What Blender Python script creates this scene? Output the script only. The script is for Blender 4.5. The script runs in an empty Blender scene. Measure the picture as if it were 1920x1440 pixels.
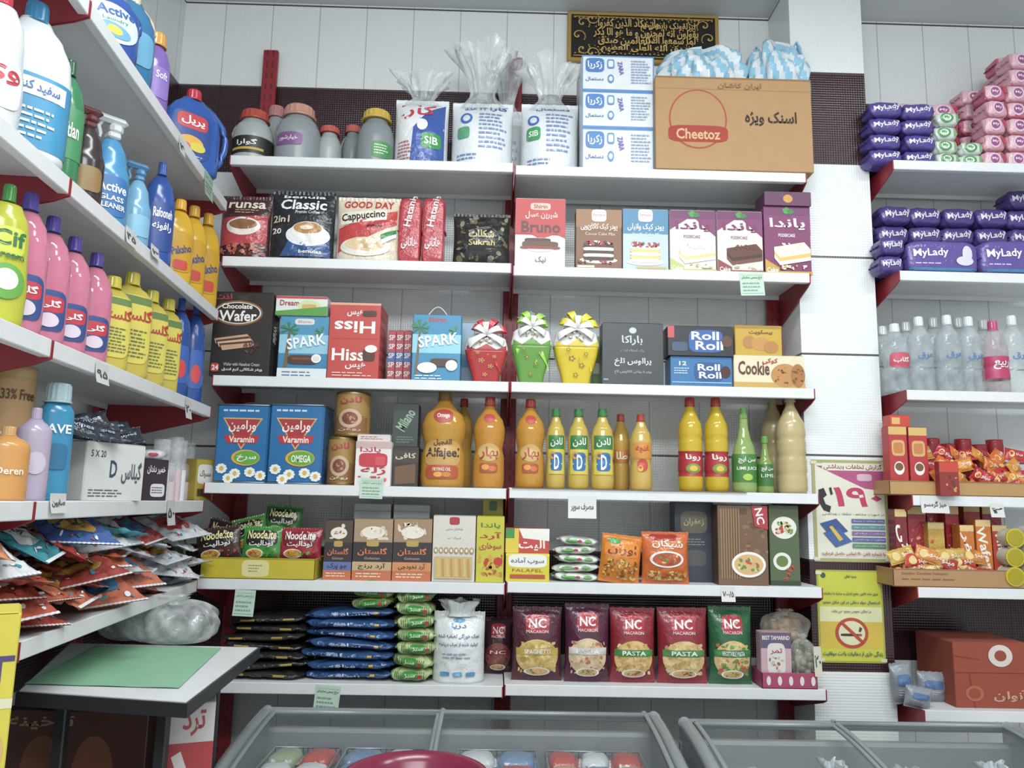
import bpy, math, random
from mathutils import Vector, Matrix
random.seed(7)
pi=math.pi; rad=math.radians
F0=1450.; CAM=Vector((0,0,1.55))
RM=Matrix.Rotation(-rad(1.0),3,'Z')@Matrix.Rotation(pi/2+rad(8.63),3,'X')@Matrix.Rotation(rad(1.15),3,'Z')
def ray(px,py): return RM@Vector(((px-960)/F0,(720-py)/F0,-1))
def hitY(px,py,Y):
    d=ray(px,py); return CAM+d*(Y/d.y)
def hitZ(px,py,Z):
    d=ray(px,py); return CAM+d*((Z-CAM.z)/d.z)
def hitP(px,py,P,n):
    d=ray(px,py); return CAM+d*((P-CAM).dot(n)/d.dot(n))
# ---------------------------------------------------------------- materials
def lin_hazed(h):
    h=h.lstrip('#')
    v=[int(h[i:i+2],16) for i in (0,2,4)]; g=sum(v)/3
    r=[]
    for c in v:
        c=(18+(c*.94+g*.06)*.88)/255; r.append(c/12.92 if c<=.04045 else ((c+.055)/1.055)**2.4)  # lifts blacks and dulls every colour, painting lens haze into the materials
    return (r[0],r[1],r[2],1)
MC={}
def M(col,kind='p'):
    k=(col,kind)
    if k in MC: return MC[k]
    m=bpy.data.materials.new('mat_'+kind+'_'+col.strip('#')); m.use_nodes=True
    nt=m.node_tree; b=nt.nodes['Principled BSDF']; c=lin_hazed(col)
    nz=nt.nodes.new('ShaderNodeTexNoise'); nz.inputs['Scale'].default_value=18
    mx=nt.nodes.new('ShaderNodeMix'); mx.data_type='RGBA'
    mx.inputs[6].default_value=c; mx.inputs[7].default_value=tuple(x*.86 for x in c[:3])+(1,)
    tc=nt.nodes.new('ShaderNodeTexCoord'); nt.links.new(tc.outputs['Object'],nz.inputs['Vector'])
    nt.links.new(nz.outputs['Fac'],mx.inputs[0]); nt.links.new(mx.outputs[2],b.inputs['Base Color'])
    R={'p':.42,'g':.2,'f':.18,'o':.08,'c':.08,'m':.35,'w':.85,'s':.42,'r':.7,'j':.25}.get(kind,.5)
    b.inputs['Roughness'].default_value=R
    if kind=='f':
        n2=nt.nodes.new('ShaderNodeTexNoise'); n2.inputs['Scale'].default_value=38; n2.inputs['Detail'].default_value=3; n2.inputs['Distortion'].default_value=1.2
        nt.links.new(tc.outputs['Object'],n2.inputs['Vector'])
        bp=nt.nodes.new('ShaderNodeBump'); bp.inputs['Strength'].default_value=.5; bp.inputs['Distance'].default_value=.006
        nt.links.new(n2.outputs['Fac'],bp.inputs['Height']); nt.links.new(bp.outputs['Normal'],b.inputs['Normal'])
    if kind=='o':
        b.inputs['Transmission Weight'].default_value=.35; b.inputs['IOR'].default_value=1.3; b.inputs['Coat Weight'].default_value=.4; b.inputs['Coat Roughness'].default_value=.05
    if kind=='j': b.inputs['Alpha'].default_value=.7
    if kind=='c':
        n2=nt.nodes.new('ShaderNodeTexNoise'); n2.inputs['Scale'].default_value=22; n2.inputs['Detail'].default_value=4
        nt.links.new(tc.outputs['Object'],n2.inputs['Vector'])
        mr=nt.nodes.new('ShaderNodeMapRange'); mr.inputs[1].default_value=.35; mr.inputs[2].default_value=.75; mr.inputs[3].default_value=.14; mr.inputs[4].default_value=.6
        nt.links.new(n2.outputs['Fac'],mr.inputs[0]); nt.links.new(mr.outputs[0],b.inputs['Alpha'])
    if kind=='t':
        b.inputs['Alpha'].default_value=.16; b.inputs['Roughness'].default_value=.03
    if kind=='m': b.inputs['Metallic'].default_value=.8
    if kind=='w':
        n2=nt.nodes.new('ShaderNodeTexNoise'); n2.inputs['Scale'].default_value=120
        bp=nt.nodes.new('ShaderNodeBump'); bp.inputs['Strength'].default_value=.1; nt.links.new(n2.outputs['Fac'],bp.inputs['Height']); nt.links.new(bp.outputs['Normal'],b.inputs['Normal'])
    MC[k]=m; return m
def tilemat(name,axis,bands=True,w=.2,off=0,voff=.98):
    m=bpy.data.materials.new(name); m.use_nodes=True; nt=m.node_tree; b=nt.nodes['Principled BSDF']
    g=nt.nodes.new('ShaderNodeNewGeometry'); s=nt.nodes.new('ShaderNodeSeparateXYZ'); nt.links.new(g.outputs['Position'],s.inputs[0])
    def mth(op,a,b_=None,c=None):
        n=nt.nodes.new('ShaderNodeMath'); n.operation=op
        for i,v in enumerate((a,b_,c)):
            if v is None: continue
            if isinstance(v,(int,float)): n.inputs[i].default_value=v
            else: nt.links.new(v,n.inputs[i])
        return n.outputs[0]
    z=s.outputs[2]; x=s.outputs[axis]
    jx=mth('LESS_THAN',mth('FRACT',mth('DIVIDE',mth('ADD',x,20+off),w)),.004/w)
    jz=mth('LESS_THAN',mth('FRACT',mth('DIVIDE',mth('SUBTRACT',z,voff-3.78),.378)),.008/.378)
    def mix(f,a,c):
        n=nt.nodes.new('ShaderNodeMix'); n.data_type='RGBA'; nt.links.new(f,n.inputs[0])
        for i,v in ((6,a),(7,c)):
            if isinstance(v,tuple): n.inputs[i].default_value=v
            else: nt.links.new(v,n.inputs[i])
        return n.outputs[2]
    col=mix(jx,lin_hazed('#e2e6e7'),lin_hazed('#aeb2b5'))
    col=mix(jz,col,lin_hazed('#4a4145'))
    if bands:
        b1=mth('MULTIPLY',mth('GREATER_THAN',z,2.87),mth('LESS_THAN',z,3.25))
        b2=mth('MULTIPLY',mth('GREATER_THAN',z,.98),mth('LESS_THAN',z,1.36))
        bb=mth('ADD',b1,b2)
        dk=mix(jx,lin_hazed('#280f14'),lin_hazed('#120608'))
        col=mix(bb,col,dk)
    nt.links.new(col,b.inputs['Base Color']); b.inputs['Roughness'].default_value=.2
    u=mth('SINE',mth('MULTIPLY',mth('ADD',x,z),320.)); v=mth('SINE',mth('MULTIPLY',mth('SUBTRACT',x,z),320.))
    bp=nt.nodes.new('ShaderNodeBump'); bp.inputs['Strength'].default_value=.25; bp.inputs['Distance'].default_value=.002
    nt.links.new(mth('MULTIPLY',u,v),bp.inputs['Height']); nt.links.new(bp.outputs['Normal'],b.inputs['Normal'])
    return m
# ---------------------------------------------------------------- text
AR={}
def _a(s,c,n=4): AR[s]=tuple(range(c,c+n))
for s,c in zip('بتثجحخسشصضطظعغفقلمنه',(0xFE8F,0xFE95,0xFE99,0xFE9D,0xFEA1,0xFEA5,0xFEB1,0xFEB5,0xFEB9,0xFEBD,0xFEC1,0xFEC5,0xFEC9,0xFECD,0xFED1,0xFED5,0xFEDD,0xFEE1,0xFEE5,0xFEE9)): _a(s,c)
for s,c in zip('پچکگی',(0xFB56,0xFB7A,0xFB8E,0xFB92,0xFBFC)): _a(s,c)
for s,c in zip('اآدذرزژو',(0xFE8D,0xFE81,0xFEA9,0xFEAB,0xFEAD,0xFEAF,0xFB8A,0xFEED)): _a(s,c,2)
def shp(s):
    if all(ord(c)<0x600 for c in s): return s
    o=[]
    for i,c in enumerate(s):
        if c not in AR: o.append(c); continue
        p=i>0 and s[i-1] in AR and len(AR[s[i-1]])==4
        n=i+1<len(s) and s[i+1] in AR and len(AR[c])==4
        f=AR[c]; o.append(chr(f[3 if (p and n) else 2 if n else 1 if p else 0]))
    o.reverse(); r=''.join(o)
    out='';buf=''
    for c in r:
        if c in '0123456789۰۱۲۳۴۵۶۷۸۹': buf=c+buf
        else: out+=buf+c; buf=''
    return out+buf
TC={}
def tmesh(s,bold=True):
    k=(s,bold)
    if k in TC: return TC[k]
    cu=bpy.data.curves.new('t','FONT'); cu.body=shp(s); cu.size=1; cu.resolution_u=2; cu.offset=.022 if bold else 0
    ob=bpy.data.objects.new('t',cu); me=ob.to_mesh()
    vs=[(v.co.x,v.co.y) for v in me.vertices]; fs=[tuple(p.vertices) for p in me.polygons]
    ob.to_mesh_clear(); bpy.data.objects.remove(ob); bpy.data.curves.remove(cu)
    if vs:
        x0=min(v[0] for v in vs);x1=max(v[0] for v in vs);y0=min(v[1] for v in vs);y1=max(v[1] for v in vs)
        vs=[((a-x0)/max(x1-x0,1e-6),(y1-b)/max(y1-y0,1e-6)) for a,b in vs]
    TC[k]=(vs,fs); return TC[k]
# ---------------------------------------------------------------- mesh builder
class MB:
    def __init__(s): s.v=[];s.f=[];s.m=[];s.mats=[];s.s=[]
    def mi(s,mat):
        if mat not in s.mats: s.mats.append(mat)
        return s.mats.index(mat)
    def add(s,vs,fs,mat,sm=False,X=None):
        o=len(s.v); i=s.mi(mat)
        if X is not None: vs=[tuple(X@Vector(v)) for v in vs]
        s.v.extend(vs); s.f.extend(tuple(a+o for a in f) for f in fs); s.m.extend([i]*len(fs)); s.s.extend([sm]*len(fs)); return s
    def obj(s,name,par=None):
        me=bpy.data.meshes.new(name); me.from_pydata(s.v,[],s.f)
        for m in s.mats: me.materials.append(m)
        me.polygons.foreach_set('material_index',s.m); me.polygons.foreach_set('use_smooth',s.s); me.update()
        ob=bpy.data.objects.new(name,me); bpy.context.scene.collection.objects.link(ob)
        if par: ob.parent=par
        return ob
    def box(s,c,sz,mat,r=.0015,X=None):
        hx,hy,hz=[a/2 for a in sz]; r=min(r,hx*.9,hy*.9,hz*.9); vs=[];ix={}
        for sx in(-1,1):
            for sy in(-1,1):
                for sz_ in(-1,1):
                    for k in range(3):
                        p=[sx*hx,sy*hy,sz_*hz]
                        for j in range(3):
                            if j!=k: p[j]-=(sx,sy,sz_)[j]*r
                        ix[(sx,sy,sz_,k)]=len(vs); vs.append((c[0]+p[0],c[1]+p[1],c[2]+p[2]))
        fs=[]
        for k in range(3):
            a,b=[j for j in range(3) if j!=k]
            for sg in(-1,1):
                q=[]
                for (u,v) in((-1,-1),(1,-1),(1,1),(-1,1)):
                    t=[0,0,0]; t[k]=sg;t[a]=u;t[b]=v; q.append(ix[tuple(t)+(k,)])
                if (sg>0)==(k==1): q.reverse()
                fs.append(tuple(q))
            for u in(-1,1):
                for v in(-1,1):
                    t=[0,0,0];t[a]=u;t[b]=v;t[k]=-1;p=list(t);p[k]=1
                    fs.append((ix[tuple(t)+(a,)],ix[tuple(p)+(a,)],ix[tuple(p)+(b,)],ix[tuple(t)+(b,)]))
        for sx in(-1,1):
            for sy in(-1,1):
                for sz_ in(-1,1): fs.append(tuple(ix[(sx,sy,sz_,k)] for k in range(3)))
        return s.add(vs,fs,mat,False,X)
    def tube(s,pts,r,mat,n=8,closed=False,flat=1.,X=None):
        vs=[];fs=[];P=[Vector(p) for p in pts];N=len(P)
        for i,p in enumerate(P):
            t=(P[(i+1)%N]-P[i-1]) if closed else (P[min(i+1,N-1)]-P[max(i-1,0)])
            t.normalize(); up=Vector((0,0,1)) if abs(t.z)<.95 else Vector((0,1,0))
            a=t.cross(up).normalized(); b=t.cross(a).normalized()
            for j in range(n):
                q=p+a*math.cos(2*pi*j/n)*r+b*math.sin(2*pi*j/n)*r*flat; vs.append(tuple(q))
        for i in range(N if closed else N-1):
            for j in range(n):
                k=(i+1)%N; fs.append((i*n+j,i*n+(j+1)%n,k*n+(j+1)%n,k*n+j))
        if not closed: fs.append(tuple(range(n))); fs.append(tuple((N-1)*n+j for j in reversed(range(n))))
        return s.add(vs,fs,mat,True,X)
    def strip(s,pts,wv,mat):
        vs=[];n=len(pts)
        for p,w in zip(pts,wv): vs+=[tuple(Vector(p)-w/2),tuple(Vector(p)+w/2)]
        return s.add(vs,[(2*i,2*i+1,2*i+3,2*i+2) for i in range(n-1)],mat,True)
def dens(o,k=4):
    r=[]
    for i,a in enumerate(o):
        b=o[(i+1)%len(o)]
        for j in range(k): r.append((a[0]+(b[0]-a[0])*j/k,a[1]+(b[1]-a[1])*j/k))
    return r
def decal(mb,ops,w,h,Ff,z0=0,kind='p',flat=True,base=.0008,X=None,xo=0):
    k=0; LS=.0003 if flat else .0005
    for op in ops:
        t=op[0]; off=base+k*LS+(.0007 if (t=='t' and not flat) else 0); k+=1
        if len(ops)>40: off=base+.0003*min(k,4)+k*.00002
        def mp(u,v):
            x=(u-.5)*w; z=z0+(1-v)*h; return (x+xo,Ff(x,z)-off,z)
        def poly(o,mat,ngon=False):
            if flat or ngon: mb.add([mp(*p) for p in o],[tuple(range(len(o)))],mat,False,X)
            else:
                if len(o)<12: o=dens(o,8)
                cx=sum(p[0] for p in o)/len(o);cy=sum(p[1] for p in o)/len(o);n=len(o);R=8
                vs=[mp(cx,cy)];fs=[]
                for i in range(1,R+1):
                    for p in o: vs.append(mp(cx+(p[0]-cx)*i/R,cy+(p[1]-cy)*i/R))
                for j in range(n): fs.append((0,1+j,1+(j+1)%n))
                for i in range(R-1):
                    for j in range(n): fs.append((1+i*n+j,1+(i+1)*n+j,1+(i+1)*n+(j+1)%n,1+i*n+(j+1)%n))
                mb.add(vs,fs,mat,True,X)
        if t=='r':
            x0,y0,x1,y1,c=op[1:6]; poly([(x0,y0),(x1,y0),(x1,y1),(x0,y1)],M(c,kind))
        elif t in('e','R'):
            cx,cy,rx,ry,c=op[1:6]; e=1 if t=='e' else .45; o=[]; N=28 if rx*w>.012 else 10
            for i in range(N):
                a=2*pi*i/N; ca,sa=math.cos(a),math.sin(a)
                o.append((cx+rx*math.copysign(abs(ca)**e,ca),cy+ry*math.copysign(abs(sa)**e,sa)))
            poly(o,M(c,kind),N==10)
        elif t=='p': poly(op[1],M(op[2],kind))
        elif t=='t':
            x0,y0,x1,y1,s,c=op[1:7]; an=rad(op[7]) if len(op)>7 else 0
            vs,fs=tmesh(s, (y1-y0)*h>.012)
            if not vs: continue
            cx,cy=(x0+x1)/2,(y0+y1)/2; W=(x1-x0)*w;H=(y1-y0)*h; r=[]
            for a,b in vs:
                dx=(a-.5)*W;dy=(b-.5)*H
                r.append(mp(cx+(dx*math.cos(an)+dy*math.sin(an))/w,cy+(dy*math.cos(an)-dx*math.sin(an))/h))
            mb.add(r,fs,M(c,kind),False,X)
        elif t=='s':
            x0,y0,x1,y1,n,sz,cols=op[1:8]; o0=off
            for i in range(n):
                u=random.uniform(x0,x1);v=random.uniform(y0,y1);a=random.uniform(0,pi);ra=sz*random.uniform(.6,1.2);rb=ra*random.uniform(.35,.9);o=[]
                off=o0+(i%7)*.00009
                for j in range(8):
                    q=2*pi*j/8; dx=math.cos(q)*ra*w;dy=math.sin(q)*rb*w
                    o.append((min(max(u+(dx*math.cos(a)-dy*math.sin(a))/w,x0),x1),min(max(v+(dx*math.sin(a)+dy*math.cos(a))/h,y0),y1)))
                poly(o,M(random.choice(cols),kind),True)
            k+=2
        elif t=='l':
            x0,y0,x1,y1,n,c=op[1:7]
            for i in range(n):
                yy=y0+(y1-y0)*(i+.25)/n; e=x1-(x1-x0)*random.uniform(0,.3); hh=(y1-y0)/n*.38; u=x0
                while u<e-.01:
                    u2=min(e,u+(x1-x0)*random.uniform(.08,.24)); poly([(u,yy),(u2,yy),(u2,yy+hh),(u,yy+hh)],M(c,kind),True); u=u2+(x1-x0)*.035
# ---------------------------------------------------------------- finishing
def finish(name,label,cat,parts,loc,rz=0,group=None,rx=0,ry=0,kind=None):
    if len(parts)==1:
        r=parts[0][1].obj(name)
    else:
        r=bpy.data.objects.new(name,None); r.empty_display_size=.05; bpy.context.scene.collection.objects.link(r)
        for p in parts:
            o=p[1].obj(p[0],r)
            if len(p)>2: o['label']=p[2]
    r.location=loc; r.rotation_euler=(rx,ry,rz)
    if kind=='structure': r['kind']='structure'
    else:
        r['label']=label; r['category']=cat
        if kind: r['kind']=kind
    if group: r['group']=group
    return r
# ---------------------------------------------------------------- layout
YF=2.70; WALL=3.05
def zpx(x,y): return hitY(x,y,YF).z
ZB={}
for i,(a,b) in enumerate(((298,317),(487,505),(710,722),(911,920),(1090,1096),(1283,1288))): ZB[i+1]=(zpx(700,a),zpx(1240,b))
for i,a in enumerate((303,510,733,930,1102)): ZB[11+i]=(zpx(1800,a),)*2
ZB[16]=(.885,.885)
A=Vector((-.986,2.66,0)); E=Vector((-.0843,.9964,0)); NL=Vector((.9964,.0843,0)); RZL=rad(94.8)
ZL={1:2.590,2:2.190,3:1.850,4:1.532,5:1.270}
class P:
    top=0; rz=0
def B(row,x0,y0,x1,y1,d,sb=.03,st=None):
    Y=YF+sb; xm=(x0+x1)/2; ym=(y0+y1)/2; a=hitY(x0,ym,Y); b=hitY(x1,ym,Y); zt=hitY(xm,y0,Y).z
    zb=ZB[row][0 if xm<957 else 1] if st is None else st
    p=P(); p.o=((a.x+b.x)/2,Y+d/2,zb); p.w=b.x-a.x; p.h=zt-zb; p.rz=0; p.d=d; p.top=zt; return p
def L(row,xc,y0,w,d,turn=0,sb=.02,st=None):
    pl=A-NL*(d/2+sb); q=hitP(xc,y0,pl,NL); z=ZL[row] if st is None else st
    p=P(); p.o=(q.x,q.y,z); p.w=w; p.h=q.z-z; p.rz=RZL-rad(turn); p.d=d; p.top=q.z; return p
# ---------------------------------------------------------------- product builders
def carton(p,col,label,ops,name='snack_box',cat='box',side=None,kind='p',group='boxes on the shelves',rz=0,sops=None,flap=True):
    mb=MB(); w,d,h=p.w,p.d,p.h
    mb.box((0,0,h/2),(w,d,h),M(side or col,kind),.002)
    decal(mb,[('r',.006,.004,.994,.996,col)]+ops,w,h,lambda x,z:-d/2,0,kind,True,.0004)
    if sops:
        X=Matrix.Rotation(pi/2,4,'Z'); decal(mb,sops,d,h,lambda x,z:-w/2,0,kind,True,.0006,X)
    parts=[('body',mb)]
    if flap:
        f=MB(); f.box((0,-.002,h+.0006),(w*.97,d*.96,.0012),M(side or col,kind),.0004); parts.append(('lid_flap',f))
        f=MB(); f.box((0,-d*.5-.0003,h-min(.02,h*.09)),(w*.18,.0007,min(.02,h*.08)),M(side or col,kind),.0003); parts.append(('tuck_tab',f))
    finish(name,label,cat,parts,p.o,p.rz+rz,group); return p.top
def cl(x,a=0.,b=1.): return max(a,min(b,x))
def pouch(p,col,label,ops,name='snack_bag',cat='bag',kind='f',gus=False,seal='',group='snack bags on the shelves',rx=0,ry=0,rz=0,parts_extra=None,seed=None,wr=1.):
    mb=MB(); w,t,h=p.w,p.d,p.h; s=.05; sd=random.random()*9 if seed is None else seed
    def xf(v): return 1-.035*math.sin(pi*cl(v))*(1 if not gus else .3)
    def half(x,z):
        v=cl(z/h); u=cl(abs(x)/(w/2*xf(v)))
        if gus: pv=1 if v<.45 else math.cos(cl((v-.45)/.5)*pi/2)**.8 if v<.95 else 0
        else:
            q=cl((v-s)/(1-2*s)); pv=max(0,math.sin(pi*q))**.5
        e=(1-u**2.6)**.6 if u<1 else 0
        r=(math.sin(x*140+sd+z*60)+math.sin(z*170-x*70+sd*2)+math.sin((x+z)*95+sd*3))*.0009*wr
        return max(.0006,t/2*pv*e+r*min(1,pv*e*3))
    nx,nz=18,22; vs=[];fs=[]
    for sg in(-1,1):
        for j in range(nz+1):
            v=j/nz
            for i in range(nx+1):
                u=math.sin(pi/2*(2*i/nx-1)); x=u*w/2*xf(v); z=v*h
                vs.append((x,sg*half(x,z)if 0<i<nx else 0,z+ (.002*math.sin(i*2.2+sd) if j==nz else 0)))
    o=(nx+1)*(nz+1)
    for j in range(nz):
        for i in range(nx):
            a=j*(nx+1)+i; fs.append((a,a+1,a+nx+2,a+nx+1)); fs.append((o+a,o+a+nx+1,o+a+nx+2,o+a+1))
    if gus:
        for i in range(nx): fs.append((i,o+i,o+i+1,i+1))
    mb.add(vs,fs,M(col,kind),True)
    decal(mb,ops,w*.985,h,lambda x,z:-half(x,z),0,'f' if kind in('f','c') else kind,False,.0015)
    parts=[('body',mb)]
    for zc in ([h*.975] if gus else [h*.975,h*.025]):
        cr=MB(); vs=[];fs=[];n=30;hh=h*.024
        for i in range(n+1):
            x=(i/n-.5)*w*.99; y=-.0016+(.0006 if i%2 else -.0006)
            vs+= [(x,y,zc-hh),(x,y,zc+hh)]
        for i in range(n): fs.append((2*i,2*i+2,2*i+3,2*i+1))
        cr.add(vs,fs,M(seal or col,'f'),False); parts.append(('seal',cr))
    parts+=(parts_extra or [])
    finish(name,label,cat,parts,p.o,p.rz+rz,group,rx,ry); return p.top
def soft(p,col,label,ops,name='soft_pack',cat='pack',kind='f',pw=4.,group='packs',rx=0,ry=0,rz=0,amp=.0015,pp=None):
    # superellipsoid pack: pw = roundness of the vertical profile, pp = roundness of the plan outline
    mb=MB(); w,d,h=p.w,p.d,p.h; pp=pp or pw; e=2/pp; ev=2/pw; nu,nv=36,14; vs=[];fs=[]
    sp=lambda c,e_:math.copysign(abs(c)**e_,c); sd=random.random()*9
    for j in range(1,nv):
        b=-pi/2+pi*j/nv
        for i in range(nu):
            a=2*pi*i/nu; q=1+amp/max(w,.01)*2*math.sin(5*a+sd+3*b); s=sp(math.cos(b),ev)
            vs.append((w/2*s*sp(math.cos(a),e)*q,d/2*s*sp(math.sin(a),e),h/2+h/2*sp(math.sin(b),ev)+amp*.6*math.sin(7*a+sd)*s))
    for j in range(nv-2):
        for i in range(nu): fs.append((j*nu+i,j*nu+(i+1)%nu,(j+1)*nu+(i+1)%nu,(j+1)*nu+i))
    n=len(vs); vs+=[(0,0,0),(0,0,h)]
    for i in range(nu): fs.append((n,(i+1)%nu,i)); fs.append((n+1,(nv-2)*nu+i,(nv-2)*nu+(i+1)%nu))
    mb.add(vs,fs,M(col,kind),True)
    def F(x,z):
        s=max(0,1-cl(abs(z-h/2)/(h/2))**pw)**(1/pw)
        if s<=0: return 0
        return -(d/2*s)*max(0,1-cl(abs(x)/(w/2*s))**pp)**(1/pp)
    decal(mb,ops,w,h,F,0,kind,False,.0012)
    parts=[('body',mb)]
    for sx in(-1,1):
        fl=MB(); vs=[];n=12
        for i in range(n+1):
            y=(i/n-.5)*d*.8; z=h/2+.002*math.sin(i*1.9+sd); vs+=[(sx*w/2*.96,y,z),(sx*(w/2*1.0+.006),y,z+.0015*math.sin(i*3))]
        fl.add(vs,[(2*i,2*i+1,2*i+3,2*i+2) for i in range(n)],M(col,kind),False); parts.append(('end_seal',fl))
    finish(name,label,cat,parts,p.o,p.rz+rz,group,rx,ry); return p.o[2]+h
PR={
'oil':[(0,.86),(.02,.95),(.1,1),(.33,.97),(.43,.84),(.53,.95),(.64,1),(.74,.86),(.83,.5),(.88,.3),(.93,.26)],
'slim':[(0,.86),(.02,.96),(.1,1),(.3,.98),(.36,.9),(.42,.98),(.62,1),(.74,.85),(.84,.5),(.9,.34),(.93,.32)],
'deter':[(0,.9),(.02,.98),(.08,1),(.5,1),(.64,.96),(.76,.78),(.83,.52),(.86,.38)],
'cif':[(0,.85),(.02,.95),(.25,1),(.5,.9),(.62,.88),(.74,.8),(.84,.55),(.86,.5)],
'wide':[(0,.94),(.02,1),(.1,1),(.68,1),(.76,.95),(.82,.72),(.86,.42),(.88,.36)],
'jar':[(0,.9),(.03,.98),(.08,1),(.52,1),(.6,.97),(.72,.84),(.8,.66),(.84,.6),(.88,.58)],
'rib':[(0,.84),(.04,1),(.16,1),(.19,.93),(.22,1),(.34,.98),(.38,.9),(.42,.98),(.52,.99),(.56,.92),(.6,1),(.7,.93),(.82,.56),(.9,.3),(.95,.27)],
'wine':[(0,.88),(.03,1),(.4,1),(.52,.86),(.66,.52),(.78,.36),(.9,.32),(.93,.32)],
'spray':[(0,.86),(.03,1),(.45,1),(.55,.82),(.66,.72),(.74,.5),(.78,.34)],
'can':[(0,.96),(.015,1),(.04,.97),(.5,.97),(.96,.97),(.985,1),(1,.96)],
'jug':[(0,.9),(.02,.98),(.15,1),(.5,1),(.66,.93),(.78,.7),(.86,.42),(.89,.36)],
}
def Rf(prof):
    def R(v):
        if v<=prof[0][0]: return prof[0][1]
        for (a,ra),(b,rb) in zip(prof,prof[1:]):
            if v<=b:
                t=(v-a)/(b-a); t=t*t*(3-2*t)*.5+t*.5; return ra+(rb-ra)*t
        return prof[-1][1]
    return R
def lathe(mb,R,w,d,h,mat,v0,v1,n=26,seg=28,off=0,p=2.,cap=True):
    vs=[];fs=[];e=2/p; sp=lambda c:math.copysign(abs(c)**e,c)
    for j in range(n+1):
        v=v0+(v1-v0)*j/n; r=R(v)
        for i in range(seg):
            a=2*pi*i/seg; vs.append(((w/2*r+off)*sp(math.cos(a)),(d/2*r+off)*sp(math.sin(a)),v*h))
    for j in range(n):
        for i in range(seg): fs.append((j*seg+i,j*seg+(i+1)%seg,(j+1)*seg+(i+1)%seg,(j+1)*seg+i))
    if cap: fs.append(tuple(reversed(range(seg)))); fs.append(tuple(n*seg+i for i in range(seg)))
    mb.add(vs,fs,mat,True)
def bottle(p,prof,body,cap,label,lab=None,ops=(),name='bottle',cat='bottle',bk='g',group='bottles on the shelves',pw=2.,capr=.36,cz=.88,handle=None,trig=None,rz=0,capk='g',ring=True):
    w,d,h=p.w,p.d,p.h; pr=PR[prof]; R=Rf(pr); top=pr[-1][0]; mb=MB()
    lathe(mb,R,w,d,h,M(body,bk),0,top,34,28,0,pw)
    def Fo(off):
        def F(x,z):
            r=R(cl(z/h)); rx=w/2*r+off; return -(d/2*r+off)*(max(.0,1-(abs(x)/rx)**pw))**(1/pw) if abs(x)<rx else 0
        return F
    if ops: decal(mb,ops,w,h,Fo(0),0,'p',False,.0012)
    parts=[('body',mb)]
    if cap:
        c=MB(); rc=min(w,d)*capr*.5 if prof!='jar' else w*capr*.5
        Rc=Rf([(0,1),(.06,1.04),(.85,1),(1,.9)]); hc=h*(1-cz)
        vs=[];fs=[];seg=32
        for j in range(8):
            v=j/7; r=rc*Rc(v)
            for i in range(seg):
                q=1-(.05 if i%2 and 0<j<7 else 0); vs.append((r*q*math.cos(2*pi*i/seg),r*q*math.sin(2*pi*i/seg),h*cz+v*hc))
        for j in range(7):
            for i in range(seg): fs.append((j*seg+i,j*seg+(i+1)%seg,(j+1)*seg+(i+1)%seg,(j+1)*seg+i))
        fs.append(tuple(reversed(range(seg))));fs.append(tuple(7*seg+i for i in range(seg)))
        c.add(vs,fs,M(cap,capk),False)
        if ring: c.tube([(rc*1.06*math.cos(a*pi/8),rc*1.06*math.sin(a*pi/8),h*cz) for a in range(16)],rc*.1,M(cap,capk),6,True)
        parts.append(('cap',c))
    if lab:
        z0,z1,lc,lops=lab; lm=MB()
        if lc: lathe(lm,R,w,d,h,M(lc,'p'),z0,z1,14,28,.0009,pw,False)
        if lops: decal(lm,lops,w,(z1-z0)*h,Fo(.0009),z0*h,'p',False,.001)
        if lm.v: parts.append(('label',lm))
    if handle:
        hm=MB(); sx,col=handle[0],handle[1]; z0,z1=handle[2],handle[3]; ex=handle[4] if len(handle)>4 else .28
        pts=[]
        for i in range(13):
            t=i/12; rr=w/2*R(z0+(z1-z0)*t); pts.append((sx*(rr*.85+math.sin(pi*t)**.6*w*ex),0,(z0+(z1-z0)*t)*h))
        hm.tube(pts,w*.055,M(col,'g'),10); parts.append(('handle',hm))
    if trig:
        t=MB(); zb=h*.78; cm=M(trig,'g')
        t.box((0,0,zb+h*.03),(w*.32,w*.32,h*.06),cm,.004); t.box((w*.05,0,zb+h*.1),(w*.34,w*.3,h*.1),cm,.008)
        t.box((-w*.1,0,zb+h*.17),(w*.85,w*.3,h*.07),cm,.008); t.box((-w*.55,0,zb+h*.17),(w*.12,w*.2,h*.05),cm,.003)
        t.tube([(-w*.3,0,zb+h*.14),(-w*.36,0,zb+h*.09),(-w*.3,0,zb+h*.03),(-w*.34,0,zb-h*.01)],w*.05,cm,8); parts.append(('trigger_head',t))
    finish(name,label,cat,parts,p.o,p.rz+rz,group); return p.top
def ruffle(w,d,z0,z1,mat,prof,n=6,seed=0):
    mb=MB(); seg=72;lv=14;vs=[];fs=[];rg=random.Random(seed); ph=[rg.random()*6 for _ in range(4)]
    R=Rf(prof)
    for j in range(lv+1):
        v=j/lv; r=R(v); am=.12+.3*v
        for i in range(seg):
            a=2*pi*i/seg; q=r*(1+am*.6*math.sin(n*a+ph[0]+v*2)+am*.4*math.sin((n*2+1)*a+ph[1]-v*3)+.12*v*math.sin(23*a+ph[2]))
            vs.append((w/2*q*math.cos(a),d/2*q*math.sin(a),z0+(z1-z0)*(v+ (.10*math.sin(3*a+ph[3])+.06*math.sin(7*a+ph[1]))*v*v)))
    for j in range(lv):
        for i in range(seg): fs.append((j*seg+i,j*seg+(i+1)%seg,(j+1)*seg+(i+1)%seg,(j+1)*seg+i))
    mb.add(vs,fs,mat,True); return mb
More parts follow.
